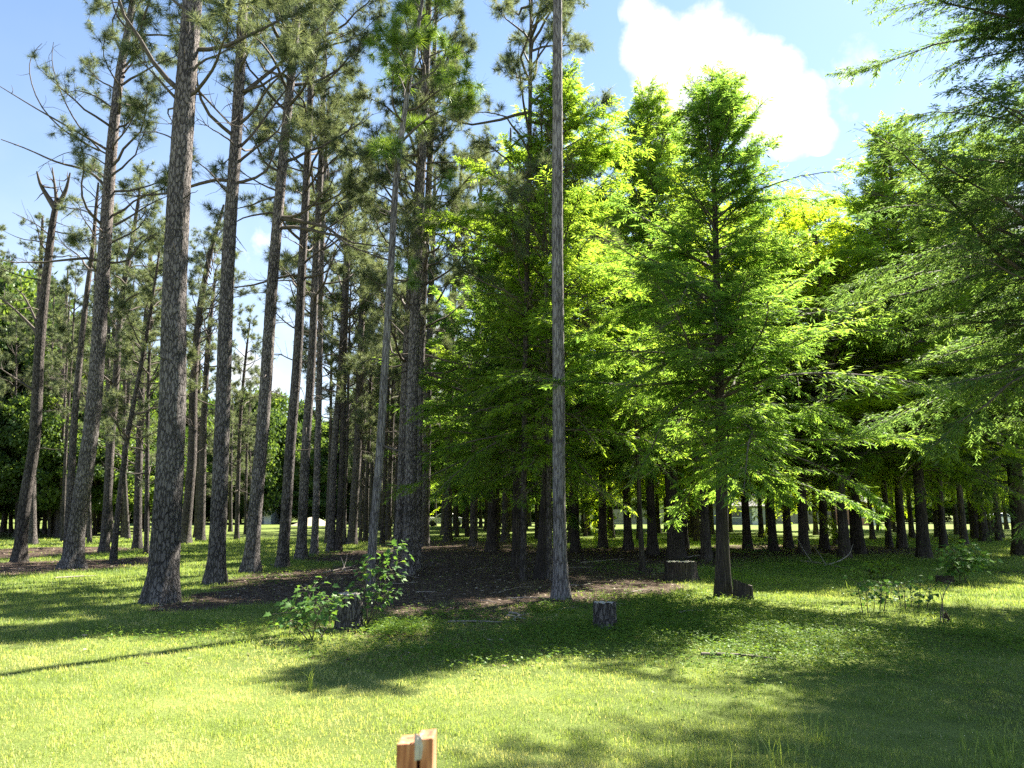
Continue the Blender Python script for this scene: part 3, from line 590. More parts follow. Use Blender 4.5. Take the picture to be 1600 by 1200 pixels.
# ------------------------------------------------------------------ the cypresses of the right half
cypress((1130,932), 21, 11.0, 2.6, 'front', 'front cypress with a full feathery crown, small cut stump at its foot', 1.15, k=18, flare=1.5, top=(1112,100), lowtw=12)
cypress((845,903), 17, 13.6, 2.6, 'tall', 'tall cypress whose crown rises right behind the limbless trunk', .95, k=14, top=(880,50), lowtw=8)
cypress((1057,873), 24, 17.2, 3.2, 'tall', 'stout-trunked cypress behind the wide pale stump', 1.0, k=18, top=(1010,150), flare=1.45)
cypress((1004,897), 8, 8.6, 3.0, 'low', 'thin-stemmed cypress standing left of the wide pale stump', .62, top=(975,300), lowtw=10)
cypress((1020,866), 15, 14.5, 3, 'midb', 'cypress with a pale sunlit trunk just left of the stout-trunked one', 1.15)
cypress((769,861), 17, 13.5, 2.4, 'low', 'dark-trunked cypress beside the shady lane, low boughs hanging left', 1.05, rz=0)
cypress((806,887), 12, 11.5, 2.8, 'low', 'slim dark cypress between the shady lane and the limbless trunk', .8)
cypress((817,884), 9, 11.0, 3.0, 'midb', 'thin dark cypress close left of the limbless trunk', .62)
cypress((899,862), 13, 16, 3, 'midb', 'dark cypress just right of the limbless trunk', 1.15)
cypress((982,859), 13, 16, 3, 'mida', 'cypress with a dark trunk left of the pale-trunked one', .9)
cypress((1104,876), 15, 14.0, 3.0, 'mida', 'dim cypress trunk between the stout one and the front cypress', .8)
cypress((1090,846), 10, 14, 3, 'mida', 'farther cypress behind the gap right of the stout-trunked one', .9)
cypress((1208,862), 13, 15.0, 3, 'mida', 'cypress with a straight dark trunk right of the front cypress', 1.3)
cypress((1256,866), 15, 14.2, 2.8, 'mida', 'cypress with glowing yellow-green crown, behind the left end of the fallen bough', 1.35)
cypress((1321,872), 16, 13.0, 2.8, 'mida', 'cypress with a pale lower trunk behind the fallen bough', 1.3)
cypress((1338,860), 15, 15, 3, 'midc', 'black-trunked cypress just right of the pale-footed one', 1.2)
cypress((1306,852), 7, 11, 3, 'midb', 'thin dark cypress just left of the pale-footed one', .7)
cypress((1390,855), 9, 13, 3, 'midc', 'small-trunked cypress with a pale scar at its foot', .85)
cypress((1444,872), 18, 16.0, 2.8, 'tall', 'broad black-trunked cypress with a tall dark crown at right', 1.15, k=16, top=(1385,200))
cypress((1474,857), 10, 16, 3, 'midb', 'leaning-looking dark cypress just right of the broad black-trunked one', .85)
cypress((1507,852), 10, 17, 3, 'mida', 'dark cypress rising behind the bright leafy bush', .9)
cypress((1539,847), 12, 18, 2.9, 'midb', 'grey-sided cypress right of the bright leafy bush', .9)
cypress((1598,868), 24, 17, 2.7, 'near', 'thick black trunk cut by the right edge of the picture', .85, k=18)
cypress(None, -.22, 16.0, 3.0, 'near', 'nearest cypress, its drooping boughs filling the upper right corner', 1.0, k=16, xy=(10.6, 12.3), rz=2.0)

for px, d_, H_, cr, lb in [((1069,857), 33, 17.0, 'mida', 'bright yellow-green cypress rising between the stout-trunked one and the front cypress'),
        ((1168,858), 32, 16.6, 'midc', 'tall yellow-green cypress whose crown shows just right of the front cypress top'),
        ((1232,856), 33, 15.8, 'mida', 'yellow-green cypress behind the gap right of the front cypress'),
        ((1288,858), 32, 14.0, 'midc', 'rounder yellow-green cypress under the open sky right of the cloud'),
        ((1410,857), 32, 16.4, 'midb', 'green cypress closing the gap left of the broad black-trunked one'),
        ((942,856), 33, 17.6, 'midc', 'tall yellow-green cypress filling the wall right of the limbless trunk'),
        ((1345,866), 28, 12.6, 'midb', 'lower green cypress just behind the black-trunked one')]:
    cypress(px, 13, H_, 3.0, cr, lb, 1.15, k=10)
# ------------------------------------------------------------------ dim rows behind
def spaced(x, y, d=1.6): return all((x-a)**2+(y-b)**2 > d*d for a, b in TREES)
rng = np.random.default_rng(77); cnt = 0
def row(n, x0, x1, y0, y1, kind, label, group, crowns, H, wr=(.10,.2), hb=3.0, rs=(.95,1.25), dmin=1.6):
    for i in range(n):
        for tr_ in range(30):
            px, py = rng.uniform(x0, x1), 800+1/rng.uniform(1/(y1-800.), 1/(y0-800.)); g = at_ground(px, py)
            if spaced(g.x, g.y, dmin): break
        else: continue
        r_ = rng.uniform(*wr); c = crowns[rng.integers(len(crowns))]
        if kind == 'c': cypress(None, -r_, rng.uniform(*H), hb*rng.uniform(.85, 1.2), c, label, rng.uniform(*rs), k=8, xy=(g.x, g.y), group=group, lowtw=0)
        else: pine([(px, py), (px+rng.normal()*3, py-120)], r_*2*F/g.y, rng.uniform(*H), hb*rng.uniform(.8, 1.3), c, label, rng.uniform(*rs), k=8, stubs=0, group=group)
row(36, -60, 235, 824, 852, 'p', 'far pine trunk in the gloom of the left-hand wood', 'far pines of the left-hand wood', 'de', (14, 18), hb=8.5, rs=(.6, .8))
row(8, 240, 400, 822, 832, 'p', 'far pine standing at the back edge of the sunny field', 'far pines at the edge of the sunny field', 'de', (10, 14), hb=5, rs=(.7, .9))
row(30, 560, 700, 821, 843, 'p', 'dim far pine trunk in the packed rows behind the middle clump', 'far pines packed behind the middle clump', 'de', (14, 19), hb=6, rs=(.8, 1.0))
row(30, 710, 900, 821, 850, 'c', 'dim far cypress trunk left of or behind the limbless trunk', 'far cypresses left of the limbless trunk', ['midb', 'low', 'mida'], (10, 14))
row(26, 905, 1120, 825, 845, 'c', 'dark far cypress trunk against the bright field, in the middle right', 'far cypresses in the middle right', ['mida', 'midb', 'midc'], (10, 13.5))
row(44, 1130, 1660, 826, 850, 'c', 'dark far cypress trunk against the bright field, at the right', 'far cypresses at the right', ['mida', 'midb', 'midc'], (10, 14))
# ------------------------------------------------------------------ broad-leaved trees far behind
def broad(x, Y, H, rad, label, group, v='a', hb=1.2):
    X0 = (x-800)/F*Y; g = Vector((X0, Y, float(gz(X0, Y)))); root = empty('broadleaf_tree', g)
    rg = np.random.default_rng(int(x*3+Y)+9000)
    trunk([g, g+Vector((rg.normal()*.3, 0, H*.6))], .22, .08, M['pine_bark_dark'], root, k=8, base=g)
    Hc, Rc = (13, 6.5) if v == 'a' else (11, 6.0); s = (H-hb)/Hc
    rz = rg.uniform(0, 6.28); sx_ = rad/Rc
    for me in BR[v]: put(me, root, (0, 0, hb), rz, (sx_, sx_, s))
    tag(root, label, 'broad-leaved tree', group)
for i, (x, Y, H, rad) in enumerate([(-60,52,20,6.5),(20,60,21,6.5),(95,56,16,5.5),(165,64,17,6),(-20,70,23,7),(235,74,17,6),(-90,66,22,7)]):
    broad(x, Y, H, rad, 'tall dense broad-leaved tree of the dark wood at the left edge', 'broad-leaved trees of the left-hand wood', 'ab'[i % 2])
for i, (x, Y, H, rad) in enumerate([(300,104,17,6.5),(345,110,18,7),(395,100,18,6.5),(440,112,19,7.5),(478,105,14,6),(525,118,16,7),(580,112,20,7),(640,108,19,7),(690,118,17,7)]):
    broad(x, Y, H, rad, 'sunlit far broad-leaved tree beyond the field on the left', 'sunlit broad-leaved trees beyond the field', 'ba'[i % 2], .8)
for i, x in enumerate(range(740, 1700, 62)):
    broad(x, 120+((i*37) % 17), 12+((i*5) % 6), 7, 'dim far broad-leaved tree behind the cypress rows beyond the field', 'broad-leaved trees behind the cypress rows', 'ab'[i % 2], .8)
for i in range(30):
    x = -20+i*56+((i*31) % 23); Y = 103+((i*17) % 9)
    if 690 < x < 712: continue
    broad(x, Y, 3.6+((i*7) % 5)*.55, 4.2, 'dark shrub in the hedge line along the far edge of the field', 'dark shrubs along the far edge of the field', 'ab'[i % 2], .1)
for i, (x, Y, H) in enumerate([(-70,46,8),(-10,50,7),(45,47,9),(105,52,8),(150,49,7),(205,55,8),(70,58,12),(180,60,11),(0,60,13),(130,66,13),(240,64,9)]):
    broad(x, Y, H, 3.8, 'low dark understorey tree filling the left-hand wood', 'understorey trees of the left-hand wood', 'ba'[i % 2], 1.6)
g = at_ground(943, 833); r = empty('small_tree', g); r.location.z = float(gz(g.x, g.y)); trunk([g, g+Vector((0, 0, 1.6))], .05, .02, M['twig'], r, k=6, base=g)
for me in BR['bush']: put(me, r, (0, 0, .15), 0, (1.05, 1.05, .78))
tag(r, 'small glowing yellow-green tree in the sunny field, seen between dark trunks', 'small tree')

# ------------------------------------------------------------------ stumps
def box(T_, c, s, rz=0):
    pass
def stump(x, y, wpx, hpx, label, rag=.06, rings=True, tilt=0, m='pine_bark', topm='cut_wood', k=44):
    b = at_ground(x, y); Y = b.y; r0 = wpx/2/F*Y; H = hpx/F*Y; root = empty('tree_stump', (b.x, b.y, float(gz(b.x, b.y))))
    rg = np.random.default_rng(int(x)); a = np.arange(k)/k*2*np.pi; n = 12; V = []
    fur = .05*np.sin(a*7+x)+.035*np.sin(a*13+2*x)+rg.normal(size=k)*.018
    for i in range(n):
        t = i/(n-1); z = -.08+(H+.08)*t; rr = r0*(1+fur+.30*math.exp(-t*4)*(1+.4*np.sin(a*5+x)))+rg.normal(size=k)*r0*.012
        zz = z+(tilt*r0*np.cos(a) if i == n-1 else tilt*r0*np.cos(a)*t)+(rg.normal(size=k)*rag*H*.35 if i == n-1 else 0)
        V.append(np.stack([rr*np.cos(a), rr*np.sin(a), zz*np.ones(k)], 1))
    v = np.concatenate(V); i = np.arange(n-1)[:, None]*k; j = np.arange(k)[None, :]; j2 = (j+1) % k
    f = np.stack([i+j, i+j2, i+k+j2, i+k+j], -1).reshape(-1, 4)
    obj_from('bark', v, f, M[m], root, smooth=True)
    tv = [(0, 0, H-.004)]; tf = []
    for q, s in enumerate((.35, .7, .965)):
        ring = V[-1]*np.array([s, s, 1]); ring[:, 2] = (H-.004)+(V[-1][:, 2]-H)*s*.9-.003+rg.normal(size=k)*.002; tv += [tuple(p) for p in ring]
    for j in range(k):
        tf.append((0, 1+j, 1+(j+1) % k))
        for q in range(2): o = 1+q*k; tf.append((o+j, o+k+j, o+k+(j+1) % k, o+(j+1) % k))
    obj_from('cut_face', tv, tf, M[topm], root)
    tag(root, label, 'tree stump'); return root
stump(545, 982, 36, 52, 'stump with a pale cut top half hidden by the leafy saplings at left', topm='cut_wood')
stump(945, 984, 33, 40, 'small dark weathered stump with a pale top, in the shade right of the limbless trunk', rag=.05)
stump(1064, 907, 45, 28, 'wide low stump with a flat pale top in front of the stout-trunked cypress', m='cypress_bark')
stump(1162, 936, 27, 24, 'small tilted dark stump right beside the front cypress', tilt=-.35, topm='twig', m='cypress_bark')
stump(1476, 912, 24, 12, 'low black stump left of the bright leafy bush at right', topm='twig', m='cypress_bark', rag=.2)

# ------------------------------------------------------------------ saplings and weeds
LOBE = np.array([(0,0),(.18,.05),(.42,.10),(.30,.28),(.52,.52),(.30,.55),(.18,.72),(0,1.0),(-.18,.72),(-.30,.55),(-.52,.52),(-.30,.28),(-.42,.10),(-.18,.05)])
ROUND = np.array([(0,0),(.28,.05),(.48,.3),(.45,.6),(.22,.88),(0,1.0),(-.22,.88),(-.45,.6),(-.48,.3),(-.28,.05)])
def leafy(shape, P, D, Nn, size, rng):
    """big single leaves with a shallow fold along the midrib"""
    V = []; Fc = []; k = len(shape)
    for i in range(len(P)):
        d = D[i]; s = np.cross(d, Nn[i]); s /= np.linalg.norm(s)+1e-9; n = np.cross(s, d); sz = size[i]; o = len(V)
        mid = P[i]+d*sz*.45-n*sz*.04; V.append(mid)
        for (x, y) in shape: V.append(P[i]+s*x*sz+d*y*sz+n*(abs(x)*.35-.25*y*y)*sz)
        for j in range(k): Fc.append((o, o+1+j, o+1+(j+1) % k))
    return np.array(V), np.array(Fc)
def sapling(x, y, stems, nleaf, size, label, cat='sapling', shape=LOBE, m='sapling_leaf', seed=1, name='leafy_sapling', face=.6, spread=.12, stem_m='twig', dz=.0, hue=0.5):
    """stems: lists of pixel points from the ground upwards with depth offsets"""
    b = at_ground(x, y); root = empty(name, (b.x, b.y, float(gz(b.x, b.y)))); rg = np.random.default_rng(seed); T = Tubes(); P = []; D = []; 
    for st in stems:
        Q = np.array([tuple(at_depth(px, py, b.y+o)-b) for px, py, o in st]); Q[0, 2] = -.03; n = 12; u = np.linspace(0, len(Q)-1, n)
        Q = np.stack([np.interp(u, range(len(Q)), Q[:, c]) for c in range(3)], 1)
        for _ in range(2): Q[1:-1] = (Q[:-2]+2*Q[1:-1]+Q[2:])/4
        T.add(Q, np.linspace(.009, .003, n), 5)
        for i in range(nleaf):
            s = rg.uniform(.22, 1)**.8; k = min(int(s*(n-1)), n-2); p = Q[k]+(Q[k+1]-Q[k])*rg.random()
            o = rg.normal(size=3)*spread; o[2] = abs(o[2])*.6-.02; e = p+o
            T.add([p, (p+e)/2+np.array([0, 0, .01]), e], [.0025, .002, .0015], 3); P.append(e); dd = o*[1, 1, .3]+rg.normal(size=3)*.05; dd[2] -= .02; D.append(dd/np.linalg.norm(dd))
    P = np.array(P); D = np.array(D); Nn = nrm(np.array([0, -face*.5, 1.])+rg.normal(size=P.shape)*.35)
    sz = size*rg.uniform(.6, 1.25, len(P)); v, f = leafy(shape, P, D, Nn, sz, rg)
    T.build('stem', M[stem_m], root)
    t = np.repeat(np.clip(rg.normal(hue, .2, len(P)), 0, 1), len(shape)); obj_from('leaves', v, f, M[m], root, tint=t)
    tag(root, label, cat); return root
sapling(572, 978, [[(568,978,0),(578,935,0),(590,900,0),(600,870,0),(614,856,-.1)], [(572,978,0),(586,940,0),(604,905,0),(618,880,0),(631,856,-.1)], [(575,978,0),(572,930,-.1),(565,900,-.1),(578,872,0)],
        [(570,978,0),(590,950,-.1),(600,935,-.1),(606,925,-.1)], [(566,978,0),(560,955,-.1),(556,935,-.1),(552,918,-.1)]], 46, .085, 'tall leafy sapling with broad lobed leaves in front of the pale slender pine', seed=3, spread=.10, hue=.6)
sapling(492, 1000, [[(505,1000,0),(496,965,0),(486,935,0),(478,922,0)], [(490,1000,0),(478,975,0),(464,955,0),(455,950,0)], [(500,1000,0),(512,970,.1),(520,945,.1),(524,935,.1)],
        [(488,1000,0),(492,975,-.1),(500,955,-.1),(508,940,-.1)], [(484,1000,0),(470,985,-.1),(458,978,-.1),(448,975,-.1)]], 46, .085, 'low leafy bush with broad lobed leaves left of the pale-topped stump', seed=4, spread=.12, hue=.6)
sapling(1505, 912, [[(1500,912,0),(1498,890,0),(1492,872,0),(1488,856,0)], [(1506,912,0),(1512,892,0),(1518,880,0),(1526,874,0)], [(1508,912,0),(1506,890,.2),(1508,870,.2),(1514,852,.2)],
        [(1503,912,0),(1500,900,-.2),(1496,890,-.2),(1486,880,-.2)]], 60, .14, 'bright leafy bush with broad leaves beside the low black stump at right', seed=5, spread=.17, hue=.65)
sapling(1380, 905, [[(1362,905,0),(1360,895,0),(1358,890,0)], [(1380,905,0),(1380,892,0),(1384,882,0)], [(1392,905,0),(1394,892,0),(1398,886,0)], [(1372,905,0),(1370,890,0),(1368,886,0)]], 30, .10,
        'light green low bush of soft leaves at the back of the sunny strip at right', 'bush', ROUND, 'weed_leaf', 6, 'low_bush', spread=.14, hue=.75)
sapling(1362, 958, [[(1348,956,0),(1343,930,0),(1338,908,0)], [(1356,958,0),(1354,935,0),(1352,912,0)], [(1365,958,.2),(1366,935,.2),(1367,916,.2)], [(1374,958,0),(1376,930,0),(1378,908,0)], [(1380,956,.2),(1384,935,.2),(1390,912,.2)]], 20, .07,
        'left-hand patch of round dark leaves in the sunny strip at right', 'weed', ROUND, 'sapling_leaf', 7, 'round_leaved_weed', spread=.12, hue=.25)
sapling(1425, 952, [[(1408,950,0),(1405,932,0),(1402,912,0)], [(1415,952,0),(1413,935,0),(1412,912,0)], [(1424,952,.2),(1423,936,.2),(1422,916,.2)], [(1434,950,0),(1436,935,0),(1438,910,0)], [(1448,948,.2),(1452,930,.2),(1454,912,.2)]], 20, .07,
        'patch of round dark leaves in the sunny strip, beside the bare thin stem', 'weed', ROUND, 'sapling_leaf', 8, 'round_leaved_weed', spread=.12, hue=.25)
sapling(1468, 977, [[(1468,977,0),(1470,950,0),(1474,928,0),(1482,914,0),(1487,908,0)], [(1471,945,0),(1472,938,0),(1470,930,0),(1469,926,0)]], 2, .03, 'bare thin upright stem forking near its tip in the sunny strip at right', 'twig stem', ROUND, 'dry_weed', 9, 'bare_stem', spread=.03)
sapling(1480, 976, [[(1480,976,0),(1479,962,0),(1478,953,0)], [(1481,976,0),(1482,968,0),(1483,962,0)]], 16, .035, 'small withered dark brown weed beside the bare thin stem', 'weed', ROUND, 'dry_weed', 10, 'withered_weed', spread=.025, hue=.2)
sapling(1180, 868, [[(1180,872,0),(1182,860,0),(1184,848,0)], [(1186,872,0),(1190,860,0),(1192,850,0)]], 40, .09, 'dark low shrub in the shade right of the front cypress', 'shrub', ROUND, 'sapling_leaf', 12, 'low_shrub', spread=.2, hue=.3)
# ground weeds with small three-part leaves, uncountable
def weeds():
    rng = np.random.default_rng(41); P = []
    for (x, y, rx, ry, n) in [(1150,965,190,34,4200),(1010,960,150,34,2600),(900,1000,220,26,2200),(700,1020,220,24,1800),(1250,1020,240,40,3000),(300,985,220,20,1200),(620,985,60,14,1500),(900,985,110,18,1600),(1100,985,240,30,2000),(1300,1000,240,30,2000),(700,965,120,12,900),(480,872,40,10,700),
                              (1240,890,110,18,2200),(1340,884,140,12,2200),(1530,890,70,14,1200),(430,905,60,10,400),(1560,1000,80,30,1400),(850,955,40,10,600),(200,870,80,8,500),(1150,900,60,14,900),(960,888,60,12,500)]:
        c = at_ground(x, y); ex = abs(at_ground(x+rx, y).x-c.x); ey = abs(at_ground(x, y-ry).y-c.y)
        q = rng.normal(size=(n, 2))*.5; P.append(np.stack([c.x+q[:, 0]*ex, c.y+q[:, 1]*ey], 1))
    P = np.concatenate(P); P = P[P[:, 1] > 4]; n = len(P); z = gz(P[:, 0], P[:, 1])+rng.uniform(.02, .11, n); C = np.stack([P[:, 0], P[:, 1], z], 1)
    ii = np.repeat(np.arange(n), 3); m_ = len(ii); az = rng.uniform(0, 6.28, n)[ii]+np.tile([0, 2.1, 4.2], n); D = nrm(np.stack([np.cos(az), np.sin(az), rng.normal(.05, .3, m_)], 1))
    S = nrm(np.cross(D, nrm(np.array([0, 0, 1.])+rdir(rng, m_)*.5))); L = rng.uniform(.016, .036, m_)*np.maximum(1, C[ii][:, 1]/11)**.5
    v, f = blades(C[ii], D, S, L, L*.8); o = obj_from('ground_weeds', v, f, M['weed_leaf'], tint=np.clip(rng.normal(.45, .22, n)[ii], 0, 1))
    tag(o, kind='stuff', label='low broad-leaved weeds creeping through the grass', cat='weeds')
weeds()
def tuft(x, y, hpx, n, label, seed, spread=.05):
    b = at_ground(x, y); H = hpx/F*b.y; rg = np.random.default_rng(seed); root = b; V = []; Fc = []; 
    for i in range(n):
        az = rg.uniform(0, 6.28); h = H*rg.uniform(.5, 1.1); ln = rg.uniform(.1, .75); d = np.array([math.cos(az), math.sin(az), 0]); s = np.array([-d[1], d[0], 0]); p = rg.normal(size=3)*spread*[1, 1, 0]; o = len(V); w = .004
        for k in range(6):
            t = k/5; c = p+d*ln*h*t*t+np.array([0, 0, h*(t-.35*ln*t*t*t)]); ww = w*(1-t*.9); V += [c-s*ww, c+s*ww]
        for k in range(5): a = o+2*k; Fc.append((a, a+1, a+3, a+2))
    o = obj_from('grass_tuft', np.array(V), np.array(Fc), M['grass'], tint=np.clip(rg.normal(.3, .15, len(Fc)), 0, 1), loc=(b.x, b.y, float(gz(b.x, b.y))))
    tag(o, label, 'grass tuft')
tuft(484, 1082, 46, 16, 'tall arching grass tuft at the edge of the shade, left of the middle', 1, .03)
tuft(645, 1072, 26, 12, 'arching pale grass tuft where the middle shade meets the sun', 2, .06)
tuft(1220, 1195, 60, 40, 'long coarse grass tuft in the dark shade low at right', 3, .12)
tuft(1290, 1160, 52, 34, 'long grass tuft left of the lower right corner', 4, .12)
tuft(1560, 1190, 60, 40, 'long dark grass tuft in the lower right corner', 5, .14)
tuft(1070, 1192, 50, 34, 'coarse grass tuft in the dark patch at the bottom, right of the post', 6, .12)
tuft(1175, 1060, 34, 14, 'thin upright grass tuft by the half-buried log', 7, .05)

# ------------------------------------------------------------------ fallen wood
def fallen(x, y, polys, label, name='fallen_branch', cat='fallen branch', m='dead_wood', r=.02, k=7, off=0.02, parts=None):
    b = at_ground(x, y); root_z = float(gz(b.x, b.y)); T = Tubes()
    for pl, rr in polys:
        Q = []
        for (px, py, z) in pl:
            g = at_ground(px, py); Q.append((g.x-b.x, g.y-b.y, z))
        Q = np.array(Q); n = 12; u = np.linspace(0, len(Q)-1, n); Q = np.stack([np.interp(u, range(len(Q)), Q[:, c]) for c in range(3)], 1)
        Q[1:-1] = (Q[:-2]+2*Q[1:-1]+Q[2:])/4; T.add(Q, np.linspace(rr, rr*.45, n), k)
    o = T.build(name, M[m]); o.location = (b.x, b.y, root_z); tag(o, label, cat); return o
fallen(1290, 888, [([(1252,879,.05),(1275,882,.06),(1300,886,.05),(1322,890,.03)], .03), ([(1268,880,.05),(1256,876,.35),(1246,872,.75)], .02), ([(1290,884,.05),(1282,880,.25),(1274,877,.45)], .015),
       ([(1285,886,.03),(1310,882,.08),(1328,876,.2),(1334,874,.5)], .022)], 'fallen grey bough with upright side branches in front of the dark cypress trunks')
fallen(1150, 1030, [([(1095,1026,.02),(1130,1027,.03),(1170,1029,.03),(1212,1030,.0)], .03)], 'half-buried grey log where shade meets sunlit grass, right of the middle', 'fallen_log', 'log', m='twig', k=10)
fallen(760, 972, [([(700,973,.015),(740,973,.02),(790,974,.015)], .018)], 'straight pale stick lying in the shade left of the limbless trunk', 'fallen_stick', 'stick')
fallen(1090, 959, [([(1060,960,.03),(1080,959,.05),(1100,958,.04)], .014)], 'short pale stick in the weeds in front of the front cypress', 'fallen_stick', 'stick')
fallen(535, 893, [([(505,897,.02),(530,893,.06),(555,890,.1)], .02), ([(535,893,.03),(540,890,.2),(542,889,.4)], .012), ([(540,894,.03),(536,892,.2),(532,890,.35)], .012), ([(520,898,.02),(545,896,.08),(560,893,.05)], .015)], 'brush pile of broken dead twigs on brown litter behind the leafy saplings', 'brush_pile', 'brush pile')
fallen(810, 968, [([(792,964,.02),(805,968,.04),(822,970,.02)], .02), ([(800,972,.02),(812,966,.05),(826,962,.02)], .016), ([(796,960,.02),(808,962,.03),(816,966,.02)], .022)], 'small heap of bark and broken sticks left of the foot of the limbless trunk', 'stick_heap', 'stick heap')
fallen(120, 900, [([(85,905,.02),(120,903,.03),(150,901,.02)], .025)], 'dead branch on brown litter in front of the leaning pine pair', 'fallen_branch')
fallen(1130, 868, [([(1068,872,.02),(1090,869,.03),(1110,868,.02)], .03)], 'dead branch on the litter right of the wide pale stump', 'fallen_branch')
fallen(870, 905, [([(905,880,.02),(950,876,.02),(975,874,.03)], .02)], 'long thin dead branch across the dark litter right of the limbless trunk', 'fallen_branch')

rg_ = np.random.default_rng(55)
for i in range(20):
    x, y = rg_.uniform(400, 1080), rg_.uniform(872, 958); a = rg_.uniform(-.35, .35); L = rg_.uniform(8, 26)*(y-790)/110
    fallen(x, y, [([(x-L, y-a*L*.5, .012), (x, y+rg_.normal()*1.2, .03), (x+L, y+a*L*.5, .012)], rg_.uniform(.007, .016))], 'short broken stick lying on the brown litter under the trees', 'broken_stick', 'stick')['group'] = 'broken sticks on the litter'
# ------------------------------------------------------------------ wooden post close to the camera
def post():
    Y = 1.30; x0, x1 = at_depth(620, 1150, Y).x, at_depth(677, 1150, Y).x; cx = (x0+x1)/2; w = (x1-x0); top = at_depth(650, 1151, Y).z
    m, t = mat('weathered_post_wood'); tc = N(t, 'ShaderNodeTexCoord'); mp = N(t, 'ShaderNodeMapping'); mp.inputs['Scale'].default_value = (60, 60, 6); lk(t, tc.outputs['Object'], mp.inputs[0])
    n = N(t, 'ShaderNodeTexNoise'); n.inputs['Scale'].default_value = 1.2; n.inputs['Detail'].default_value = 6; lk(t, mp.outputs[0], n.inputs[0])
    c = ramp(t, n.outputs['Fac'], [(.30, (.06,.025,.014)), (.44, (.30,.10,.04)), (.56, (.46,.19,.08)), (.72, (.62,.42,.25))])
    b = N(t, 'ShaderNodeBump'); b.inputs['Strength'].default_value = .5; b.inputs['Distance'].default_value = .004; lk(t, n.outputs['Fac'], b.inputs['Height'])
    p = N(t, 'ShaderNodeBsdfPrincipled'); p.inputs['Roughness'].default_value = .75; lk(t, c, p.inputs['Base Color']); lk(t, b.outputs[0], p.inputs['Normal'])
    o = N(t, 'ShaderNodeOutputMaterial'); lk(t, p.outputs[0], o.inputs[0])
    root = empty('wooden_post', (cx, Y+w*.5, float(gz(np.array(cx), np.array(Y)))))
    gz0 = root.location.z; H = top-gz0; hw = w/2; lx, rx = -hw, hw; s0, s1 = w*.06, w*.16      # the drying split in the front face
    def prism(poly, zt, name, mm, zb=-.3):
        k = len(poly); v = [(a, b_, zb) for a, b_ in poly]+[(a, b_, z) for (a, b_), z in zip(poly, zt)]
        f = [tuple(range(k))[::-1], tuple(range(k, 2*k))]+[(i, (i+1) % k, k+(i+1) % k, k+i) for i in range(k)]
        o = obj_from(name, v, f, mm, root); md = o.modifiers.new('soft_edges', 'BEVEL'); md.width = w*.035; md.segments = 2; return o
    prism([(lx, -hw), (s0, -hw), (s0-.002, hw*.1), (s0-.002, hw), (lx, hw)], [H-.012, H-.010, H-.008, H-.012, H-.014], 'left_half', m)
    prism([(s1, -hw), (rx, -hw), (rx, hw), (s0-.0015, hw), (s0-.0015, hw*.1)], [H-.004, H-.002, H-.003, H-.006, H-.005], 'right_half', m)
    # pale splintered fibres that still bridge the split at the top
    T = Tubes(); rg = np.random.default_rng(3)
    for i in range(9):
        x = s0+(s1-s0)*rg.uniform(-.5, 1.2); y = -hw+rg.uniform(-.001, .010); z = H-.002
        T.add([(x, y, z-.038*rg.uniform(.6, 1)), (x+.001, y, z-.012), (x-.002*rg.random(), y+.001, z+.004*rg.random())], [.0024, .0034, .0022], 6)
    T.build('splinter', M['cut_wood'], root)
    tag(root, 'reddish brown square wooden post with a split top, close at the bottom edge', 'wooden post')
post()

# ------------------------------------------------------------------ things far away, seen between the trunks
def cube(v, f, x0, x1, y0, y1, z0, z1):
    o = len(v); v += [(x0,y0,z0),(x1,y0,z0),(x1,y1,z0),(x0,y1,z0),(x0,y0,z1),(x1,y0,z1),(x1,y1,z1),(x0,y1,z1)]
    f += [(o,o+3,o+2,o+1),(o+4,o+5,o+6,o+7),(o,o+1,o+5,o+4),(o+1,o+2,o+6,o+5),(o+2,o+3,o+7,o+6),(o+3,o,o+4,o+7)]
def part(name, boxes, m, root):
    v, f = [], []
    for b in boxes: cube(v, f, *b)
    return obj_from(name, v, f, m, root)
M['wall_grey'] = plain_mat('grey_siding', (.16,.18,.20), (.23,.25,.27), 3); M['roof'] = plain_mat('shingle', (.05,.05,.05), (.09,.085,.08), 12); M['brick'] = plain_mat('brick_wall', (.42,.20,.12), (.55,.30,.19), 10)
M['glass'] = plain_mat('dark_window', (.02,.03,.04), (.04,.05,.06), 2, .1, 0); M['white'] = plain_mat('white_paint', (.70,.70,.68), (.8,.8,.78), 4, .4); M['rubber'] = plain_mat('tyre_rubber', (.02,.02,.02), (.035,.035,.035), 8)
M['fence'] = plain_mat('fence_wood', (.20,.19,.17), (.34,.32,.29), 3, .8, .3, (1,1,.2))
def house(xa, xb, Y, H, wallm, label):
    x0, x1 = (xa-800)/F*Y, (xb-800)/F*Y; L = x1-x0; root = empty('house', ((x0+x1)/2, Y, 0)); h = L/2; D = 7
    part('wall', [(-h, h, 0, D, -.1, H)], M[wallm], root)
    v = [(-h-.5,-.5,H+.003),(h+.5,-.5,H+.003),(h+.5,D+.5,H+.003),(-h-.5,D+.5,H+.003),(-h-.5,D/2,H+1.9),(h+.5,D/2,H+1.9)]
    obj_from('roof', v, [(0,1,5,4),(2,3,4,5),(0,4,3),(1,2,5),(3,2,1,0)], M['roof'], root)
    for i in range(max(2, int(L/4))):
        x = -h+(i+.5)*L/max(2, int(L/4))
        if i == 1: part('door', [(x-.45, x+.45, -.06, -.003, 0, 2.05)], M['white'], root)
        else: w = part('window', [(x-.6, x+.6, -.05, -.003, .95, 2.05)], M['glass'], root); part('frame', [(x-.68, x+.68, -.08, -.053, 2.06, 2.14), (x-.68, x+.68, -.08, -.053, .86, .94)], M['white'], w)
    tag(root, label, 'house')
